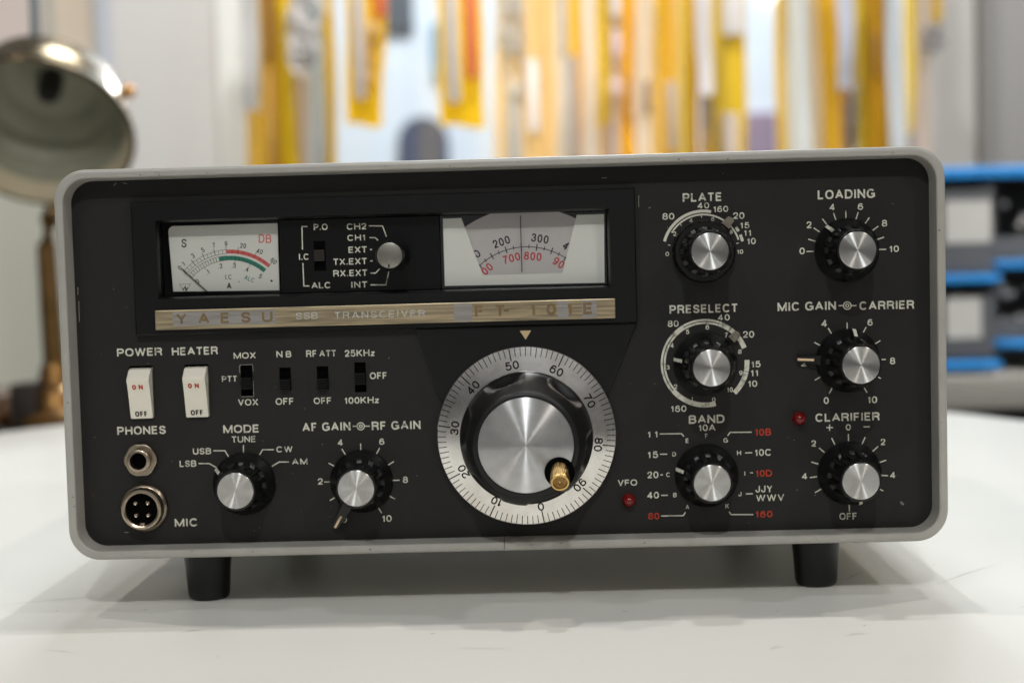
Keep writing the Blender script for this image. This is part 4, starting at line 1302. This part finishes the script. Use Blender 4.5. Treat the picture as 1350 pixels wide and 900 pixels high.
def dents(r, h, a):
    k = 0.0
    for d in DENT:
        e = (math.degrees(a) - d + 180) % 360 - 180
        k = max(k, max(0.0, 1 - (e / 19.0) ** 2) ** 0.9)
    if h < 0.0060 or h > 0.0205:
        return r
    f = min(1, (h - 0.0060) / 0.0035) * min(1, (0.0200 - h) / 0.008)
    return r - 0.0036 * k * f
hs = [(0.0245, 0.0001), (0.0255, 0.0010), (0.0256, 0.0055), (0.0254, 0.0062)] + [(0.0251 - 0.0040 * max(0, (h - 0.011) / 0.0125) ** 1.3, h) for h in [0.007 + 0.0011 * i for i in range(16)]] + \
     [(0.0206, 0.0245), (0.0200, 0.0262), (0.0193, 0.0272), (0.0184, 0.0275), (0.0180, 0.0275), (0.0178, 0.0268)]
tkn = MB().lathe(hs, (DX, RY, DZ - 0.0002), 'y', 240, dents, cap1=True).build('tuning_knob', M['bigknob'], radio, smooth=50)
MB().lathe([(0.0174, 0), (0.01775, 0.0004), (0.0173, 0.0006)], (DX, RY - 0.0268, DZ - 0.0002), 'y', 160).build('knob_cap', M['bigcap'], tkn, smooth=30)
PX, PZ = 0.0211, 0.0336
MB().lathe([(0.0056, 0.0), (0.0056, 0.0010), (0.0051, 0.0012), (0.0049, 0.0010)], (PX, RY - 0.0268, PZ), 'y', 64).build('crank_socket', M['void'], tkn, smooth=30)
pin = MB().lathe([(0.0028, 0.0), (0.0031, 0.0012), (0.0035, 0.0016), (0.0036, 0.0096), (0.0033, 0.0102), (0.0027, 0.0102), (0.0025, 0.0095)], (0, 0, 0), 'y', 144,
                 lambda r, h, a: r - (0.00022 if 0.0015 < h < 0.0098 and int(a / (2 * math.pi) * 60) % 2 else 0))
scr = MB().lathe([(0.0023, 0.0092), (0.0022, 0.0098), (0.0009, 0.0099), (0.0008, 0.0095)], (0, 0, 0), 'y', 32)
tilt = Matrix.Rotation(R(24), 4, 'X')
for m_ in (pin, scr):
    m_.v = [tuple(tilt @ Vector(v) + Vector((PX, RY - 0.0262, PZ + 0.0014))) for v in m_.v]
pin.build('crank_handle', mat('polished_brass', (212, 178, 116), 0.24, 1.0, vary=0.15, vscale=300), tkn, smooth=40)
scr.build('handle_screw', mat('dark_brass', (150, 116, 70), 0.3, 1.0, vary=0.4, vscale=900), tkn, smooth=40)

# jacks, lamps
JX, JZ = -0.1425, 0.0378
hexa = [(JX + 0.0068 * math.cos(R(a)), JZ + 0.0068 * math.sin(R(a))) for a in range(0, 360, 60)]
hexa = []
for i in range(72):
    a = R(5 * i)
    am = (math.degrees(a) % 60) - 30
    hexa.append((JX + min(0.0065, 0.0062 / math.cos(R(am))) * math.cos(a), JZ + min(0.0065, 0.0062 / math.cos(R(am))) * math.sin(a)))
j = MB().prism(hexa, YP, YP - 0.0024, 0.0004).build('phone_jack', M['nickel'], radio)
MB().lathe([(0.0046, 0), (0.0045, 0.0030), (0.0040, 0.0034), (0.0033, 0.0034), (0.0031, 0.0028), (0.0031, 0.0026)], (JX, YP - 0.0022, JZ), 'y', 48, cap1=False).build('jack_bushing', M['nickel'], j, smooth=40)
MB().lathe([(0.0032, 0), (0.0032, 0.0001)], (JX, YP - 0.0024, JZ), 'y', 32).build('jack_hole', M['void'], j)
CX, CZ = -0.1421, 0.0188
ms = MB().lathe([(0.0094, 0.0), (0.0094, 0.0014), (0.0090, 0.0020), (0.0083, 0.0024), (0.0081, 0.0050), (0.0078, 0.0056), (0.0071, 0.0058), (0.0064, 0.0054), (0.0063, 0.0040), (0.0063, 0.0002)], (CX, YP, CZ), 'y', 72, cap1=False).build('microphone_socket', M['nickel'], radio, smooth=40)
MB().lathe([(0.0063, 0), (0.0063, 0.0001)], (CX, YP - 0.0022, CZ), 'y', 32).build('socket_insert', M['void'], ms)
for sx in (-1, 1):
    for sz in (-1, 1):
        MB().lathe([(0.0010, 0), (0.0010, 0.0018), (0.0007, 0.0023), (0.0003, 0.0020)], (CX + sx * 0.00238, YP - 0.0022, CZ + sz * 0.00238), 'y', 16).build('contact_pin', M['nickel'], ms, smooth=40)
MB().box(CX - 0.0008, CX + 0.0008, YP - 0.0045, YP - 0.0024, CZ - 0.0063, CZ - 0.0054).build('key', M['nickel'], ms)
for lx, lz in ((0.0481, 0.0172), (0.1149, 0.0476)):
    MB().lathe([(0.0027, 0), (0.0027, 0.0004), (0.0025, 0.0006), (0.0025, 0.0014), (0.0023, 0.0024), (0.0018, 0.0032), (0.0010, 0.0038), (0.0003, 0.0040)], (lx, YP, lz), 'y', 32).build('indicator_lamp', M['led'], radio, smooth=60)

# feet
for fx in (-0.1222, 0.1238):
    for fy in (0.027, 0.255):
        MB().lathe([(0.0072, 0.0), (0.0080, 0.0007), (0.0084, 0.0022), (0.0090, 0.0120), (0.0101, 0.0222)], (fx, fy, TZ), 'z', 48, cap0=True).build('foot', M['rubber'], radio, smooth=40)

def pouch_mat(c):
    if c[2] < 100:
        c = (min(255, c[0] + 12), min(255, c[1] + 26), max(8, c[2] - 8))
    else:
        c = (c[0] + 4, min(255, c[1] + 14), min(255, c[2] + 22))
    m = mat('pouch_film', c, 0.35, spec=0.4, vary=0.22, vscale=12, stretch=(6, 1, 0.5))
    nt = m.node_tree
    p = nt.nodes['Principled BSDF']
    t = nt.nodes.new('ShaderNodeBsdfTranslucent')
    lc = lin(c)
    k = (0.90, 0.06) if c[2] < 110 else (0.74, 0.26)
    t.inputs['Color'].default_value = tuple(v * k[0] + k[1] for v in lc[:3]) + (1,)
    mx = nt.nodes.new('ShaderNodeMixShader')
    mx.inputs[0].default_value = 0.30
    nt.links.new(p.outputs[0], mx.inputs[1])
    nt.links.new(t.outputs[0], mx.inputs[2])
    nt.links.new(mx.outputs[0], nt.nodes['Material Output'].inputs['Surface'])
    return m


# ------------------------------------------------------------ things behind: pouches, lamp, storage bins
for name, cat, y, xtl, xtr, xbl, xbr, zt, zb, c, label, kids in BAGS:
    m = MB()
    nx, nz = 8, 18
    ph = rnd.random() * 6
    th = 0.005 + 0.003 * rnd.random()
    vs, fs = [], []
    for sgn in (-1, 1):
        for iz in range(nz + 1):
            v = iz / nz
            for ix in range(nx + 1):
                u = ix / nx
                xl, xr = xtl + (xbl - xtl) * v, xtr + (xbr - xtr) * v
                x = xl + (xr - xl) * u + 0.0012 * math.sin(v * 9 + ph)
                bul = math.sin(math.pi * u) ** 0.6 * (0.55 + 0.45 * math.sin(v * 7 + ph)) if 0 < u < 1 else 0
                yy = y + sgn * (0.0006 + th * bul * min(1, v * 6 + .1) * min(1, (1 - v) * 6 + .05)) + 0.003 * math.sin(v * 5 + ph + u * 2)
                vs.append((x, yy, zt + (zb - zt) * v - 0.004 * math.sin(u * 5 + ph) * v))
    N = (nx + 1) * (nz + 1)
    W_ = nx + 1
    for iz in range(nz):
        for ix in range(nx):
            q = (iz * W_ + ix, iz * W_ + ix + 1, (iz + 1) * W_ + ix + 1, (iz + 1) * W_ + ix)
            fs += [q, tuple(N + i for i in q[::-1])]
    for iz in range(nz):
        for ix in (0, nx):
            a, b = iz * W_ + ix, (iz + 1) * W_ + ix
            fs.append((a, b, b + N, a + N))
    for ix in range(nx):
        for iz in (0, nz):
            a, b = iz * W_ + ix, iz * W_ + ix + 1
            fs.append((a, b, b + N, a + N))
    m.add(vs, fs)
    bag = m.build(name, pouch_mat(c), smooth=60)
    tag(bag, label, cat, 'pouches and sleeves hanging before the window')
    kids = list(kids)
    if abs(xtr - xtl) > 0.018 and zb < 0.2 and len(kids) < 2:
        for q in range(rnd.choice((0, 1, 1))):
            u = rnd.uniform(0.12, 0.8)
            dw = rnd.uniform(0.0022, 0.0045)
            xa = xtl + (xtr - xtl) * u + (xbl - xtl) * 0.4
            za, zc = (zt, zb + rnd.uniform(0, .06)) if q == 0 else (zb + rnd.uniform(.16, .3), zb + 0.01)
            kids.append(('welded_seam', xa, xa + dw, za, zc, rnd.choice([(250, 246, 238), (206, 136, 24), (244, 226, 186)])))
    for i, (kn, x0, x1, z1, z0, kc) in enumerate(kids):
        km = MB()
        yk = y - th - 0.006 - 0.002 * i
        if kn in ('crumpled_film', 'coiled_lead', 'grey_lump'):
            for q in range(7 if kn != 'coiled_lead' else 4):
                cx_, cz_ = rnd.uniform(x0 + .25 * (x1 - x0), x1 - .25 * (x1 - x0)), rnd.uniform(z0, z1)
                rx, rz = (x1 - x0) * rnd.uniform(.2, .42), (z1 - z0) * rnd.uniform(.12, .3)
                pts = [(cx_ + rx * math.cos(t * .6) * (1 + .2 * math.sin(t * 1.7 + q)), yk - 0.004 * math.sin(t + q), cz_ + rz * math.sin(t * .6)) for t in range(11)]
                km.tube(pts, 0.0022 if kn == 'coiled_lead' else 0.0036, 6)
        else:
            km.prism(rrect(x0, x1, z0, z1, min(0.003, (x1 - x0) * .2), 3), yk + 0.003, yk, 0.0006)
        km.build(kn, mat(kn, kc, 0.35, spec=0.5, vary=0.12, vscale=30), bag, smooth=50)

# brass desk lamp behind the table, its bell turned towards the camera
LX, LY = -0.440, 0.80
lamp = empty('desk_lamp', (LX - 0.008, LY + 0.02, -0.03), 'old brass desk lamp with bell shade, behind the table at the left', 'lamp')
ax = Vector((0.08, -1.0, -0.98)).normalized()       # the way the bell opens
q = Vector((0, -1, 0)).rotation_difference(ax)
mo = Vector((LX + 0.002, LY - 0.02, 0.238))
def bell(prof, seg=64):
    m_ = MB().lathe(prof, (0, 0, 0), 'y', seg, cap0=False, cap1=False)
    m_.v = [tuple(q @ Vector(v) + mo) for v in m_.v]
    return m_
outer = [(0.018, -0.105), (0.024, -0.100), (0.026, -0.085), (0.045, -0.078), (0.050, -0.0755), (0.051, -0.072), (0.062, -0.060), (0.0665, -0.054), (0.0675, -0.050), (0.074, -0.035), (0.0775, -0.027), (0.0785, -0.023), (0.081, -0.012), (0.0845, 0.0), (0.0865, 0.003), (0.086, 0.005), (0.083, 0.004)]
bell(outer).build('shade', mat('aged_brass', (134, 114, 82), 0.24, 1.0, rvary=0.08, vscale=30, vary=0.25), lamp, smooth=50)
inner = [(0.0755, -0.016), (0.0745, -0.022), (0.0700, -0.030), (0.0690, -0.038), (0.0620, -0.046), (0.0600, -0.056), (0.050, -0.064), (0.043, -0.074), (0.020, -0.080), (0.0005, -0.080)]
bell(inner).build('shade_lining', mat('lining_green', (150, 149, 130), 0.5, vary=0.2, vscale=30), lamp, smooth=30)
bell([(0.083, 0.004), (0.0815, -0.004), (0.0775, -0.010), (0.0755, -0.016)]).build('shade_lip', mat('lip_beige', (196, 182, 154), 0.65, vary=0.1, vscale=30), lamp, smooth=50)
bell([(0.011, -0.080), (0.011, -0.056), (0.009, -0.052), (0.0005, -0.052)], 32).build('bulb_holder', mat('holder_black', (20, 20, 18), 0.4), lamp, smooth=40)
MB().sphere((LX + 0.080, LY + 0.0, 0.274), 0.0065).build('thumb_screw', mat('screw_amber', (206, 150, 80), 0.3, 0.8), lamp, smooth=60)
MB().tube([(LX - 0.030, LY + 0.075, 0.30), (LX - 0.031, LY + 0.08, 0.36), (LX - 0.033, LY + 0.085, 0.48)], 0.0045, 12).build('suspension_rod', mat('rod_steel', (110, 124, 128), 0.35, 0.7), lamp, smooth=60)
SX, SY = -0.457, 0.845
stem_pts = [(SX + 0.002, SY, 0.015), (SX, SY, 0.08), (SX - 0.001, SY, 0.135), (SX - 0.001, SY + 0.012, 0.160), (SX, SY + 0.05, 0.190), (SX + 0.002, SY + 0.085, 0.225), (SX + 0.004, SY + 0.09, 0.265), (SX + 0.008, SY + 0.07, 0.300), (SX + 0.012, SY + 0.03, 0.315)]
MB().tube(stem_pts, [0.0105, 0.0097, 0.009, 0.009, 0.0085, 0.0085, 0.008, 0.008, 0.008], 16).build('stem', mat('stem_brass', (136, 106, 66), 0.38, 1.0, vary=0.45, vscale=30), lamp, smooth=60)
MB().lathe([(0.048, -0.002), (0.048, 0.008), (0.044, 0.012), (0.030, 0.016), (0.026, 0.030), (0.017, 0.036), (0.014, 0.050), (0.012, 0.056)], (SX + 0.002, SY, -0.034), 'z', 48).build('lamp_base', mat('base_brass', (140, 104, 60), 0.32, 0.9, vary=0.4, vscale=40), lamp, smooth=40)
# wooden block and dark chest under the lamp
bl = MB().bevel_box(LX - 0.110, LX - 0.062, LY + 0.02, LY + 0.10, -0.036, -0.005, 0.004).build('wooden_block', mat('block_wood', (110, 76, 44), 0.5, vary=0.4, vscale=30, stretch=(1, 1, 6)), smooth=40)
tag(bl, 'brown wooden block beside the foot of the brass lamp', 'block')
bl = MB().bevel_box(LX - 0.044, LX - 0.020, LY + 0.0, LY + 0.04, -0.036, 0.006, 0.002).build('dark_box', mat('box_brown', (44, 34, 26), 0.5, vary=0.3, vscale=30), smooth=40)
tag(bl, 'small dark brown box in front of the lamp foot', 'box')
chest = MB().bevel_box(-1.0, -0.30, LY - 0.03, LY + 0.5, -0.5, -0.036, 0.006).build('chest', mat('chest_black', (18, 18, 19), 0.6, vary=0.3, vscale=20), smooth=40)
tag(chest, 'black chest behind the table, under the brass lamp', 'chest')
# pale papers pinned far behind the lamp
for (x0, x1, z0, z1, c, lab) in ((-1.03, -0.93, .30, .9, (220, 206, 198), 'pale pink paper strip on the wall above the lamp'), (-0.91, -0.84, .34, .9, (222, 206, 186), 'peach paper strip between pink and blue ones above the lamp'),
                                 (-0.83, -0.745, .30, .9, (204, 208, 216), 'pale blue paper strip beside the column, above the lamp')):
    o = MB().prism(rrect(x0, x1, z0, z1, .002, 2), 2.298, 2.292).build('paper_strip', mat('paper', c, 0.7, vary=0.08, vscale=8))
    tag(o, lab, 'paper')

# storage rack with blue edges and bins of small metal parts, right of the table
rack = empty('storage_rack', (0.60, 1.26, -0.08), 'storage rack with blue edges and dark bins of small metal parts', 'storage rack')
blue = mat('blue_edge', (26, 122, 192), 0.4, vary=0.1, vscale=20)
dark = mat('bin_dark', (84, 86, 90), 0.35, vary=0.3, vscale=25)
MB().box(0.40, 0.86, 1.20, 1.42, 0.187, 0.192).build('top_board', dark, rack)
MB().bevel_box(0.40, 0.86, 1.185, 1.20, 0.1895, 0.2030, 0.003).build('blue_edge', blue, rack, smooth=40)
for (z0, z1) in ((0.0825, 0.092), (-0.0115, -0.002)):
    MB().bevel_box(0.552, 0.86, 1.195, 1.215, z0, z1, 0.003).build('blue_edge', blue, rack, smooth=40)
for (z0, z1) in ((0.0675, 0.077), (-0.0335, -0.024)):
    MB().bevel_box(0.40, 0.551, 1.165, 1.19, z0, z1, 0.003).build('blue_edge', blue, rack, smooth=40)
MB().box(0.40, 0.86, 1.41, 1.42, -0.04, 0.187).build('back_board', mat('rack_back', (140, 142, 144), 0.6), rack)
lab_m = mat('bin_label', (166, 166, 162), 0.5, vary=0.06, vscale=40)
metal = mat('zinc_parts', (226, 226, 226), 0.22, 0.45)
for (x0, x1, y0, z0, z1, kind) in ((0.42, 0.546, 1.18, 0.080, 0.182, 'l'), (0.42, 0.546, 1.18, -0.020, 0.060, 'l'), (0.556, 0.70, 1.215, 0.094, 0.182, 'p'), (0.556, 0.70, 1.215, 0.0, 0.074, 'p'), (0.705, 0.85, 1.215, 0.094, 0.182, 'p')):
    m = MB()
    t = 0.003
    m.box(x0, x1, y0 + .15, y0 + .153, z0, z1).box(x0, x1, y0, y0 + .15, z0, z0 + t).box(x0, x0 + t, y0, y0 + .15, z0 + t, z1).box(x1 - t, x1, y0, y0 + .15, z0 + t, z1)
    if kind == 'l':
        m.box(x0 + t, x1 - t, y0, y0 + t, z0 + t, z1 - 0.006)
    else:
        m.box(x0 + t, x1 - t, y0, y0 + t, z0 + t, z0 + (z1 - z0) * .3)
    b = m.build('storage_bin', dark, rack)
    if kind == 'l':
        lx0, lx1 = (0.490, 0.5435) if z0 > 0.05 else (0.490, 0.531)
        MB().prism(rrect(lx0, lx1, z0 + .034 if z0 > .05 else z0 + .022, z0 + .083 if z0 > .05 else z0 + .070, .002, 2), y0 - 0.0002, y0 - 0.001).build('label_card', lab_m, b)
    else:
        for r_ in range(26):
            px, pz = rnd.uniform(x0 + .012, x1 - .012), rnd.uniform(z0 + .015, z1 - .012)
            MB().sphere((px, y0 + rnd.uniform(.004, .018), pz), rnd.uniform(.003, .006), 12, 8).build('metal_part', metal, b, smooth=60)
bench = MB().bevel_box(0.36, 1.2, 1.14, 1.6, -0.078, -0.040, 0.004).build('bench', mat('bench_grey', (128, 126, 120), 0.6, vary=0.08, vscale=12), smooth=40)
tag(bench, 'grey bench top carrying the blue edged storage rack', 'bench')
MB().box(0.37, 1.2, 1.20, 1.58, -0.8, -0.0785).build('bench_front', mat('bench_dark', (14, 14, 15), 0.7), bench)
fl = MB().box(-6, 6, -3, 2.3, -0.82, -0.80).build('floor', mat('floor_dark', (92, 88, 82), 0.6, vary=0.15, vscale=4))
tag(fl, 'dark shop floor', 'floor', kind='structure')
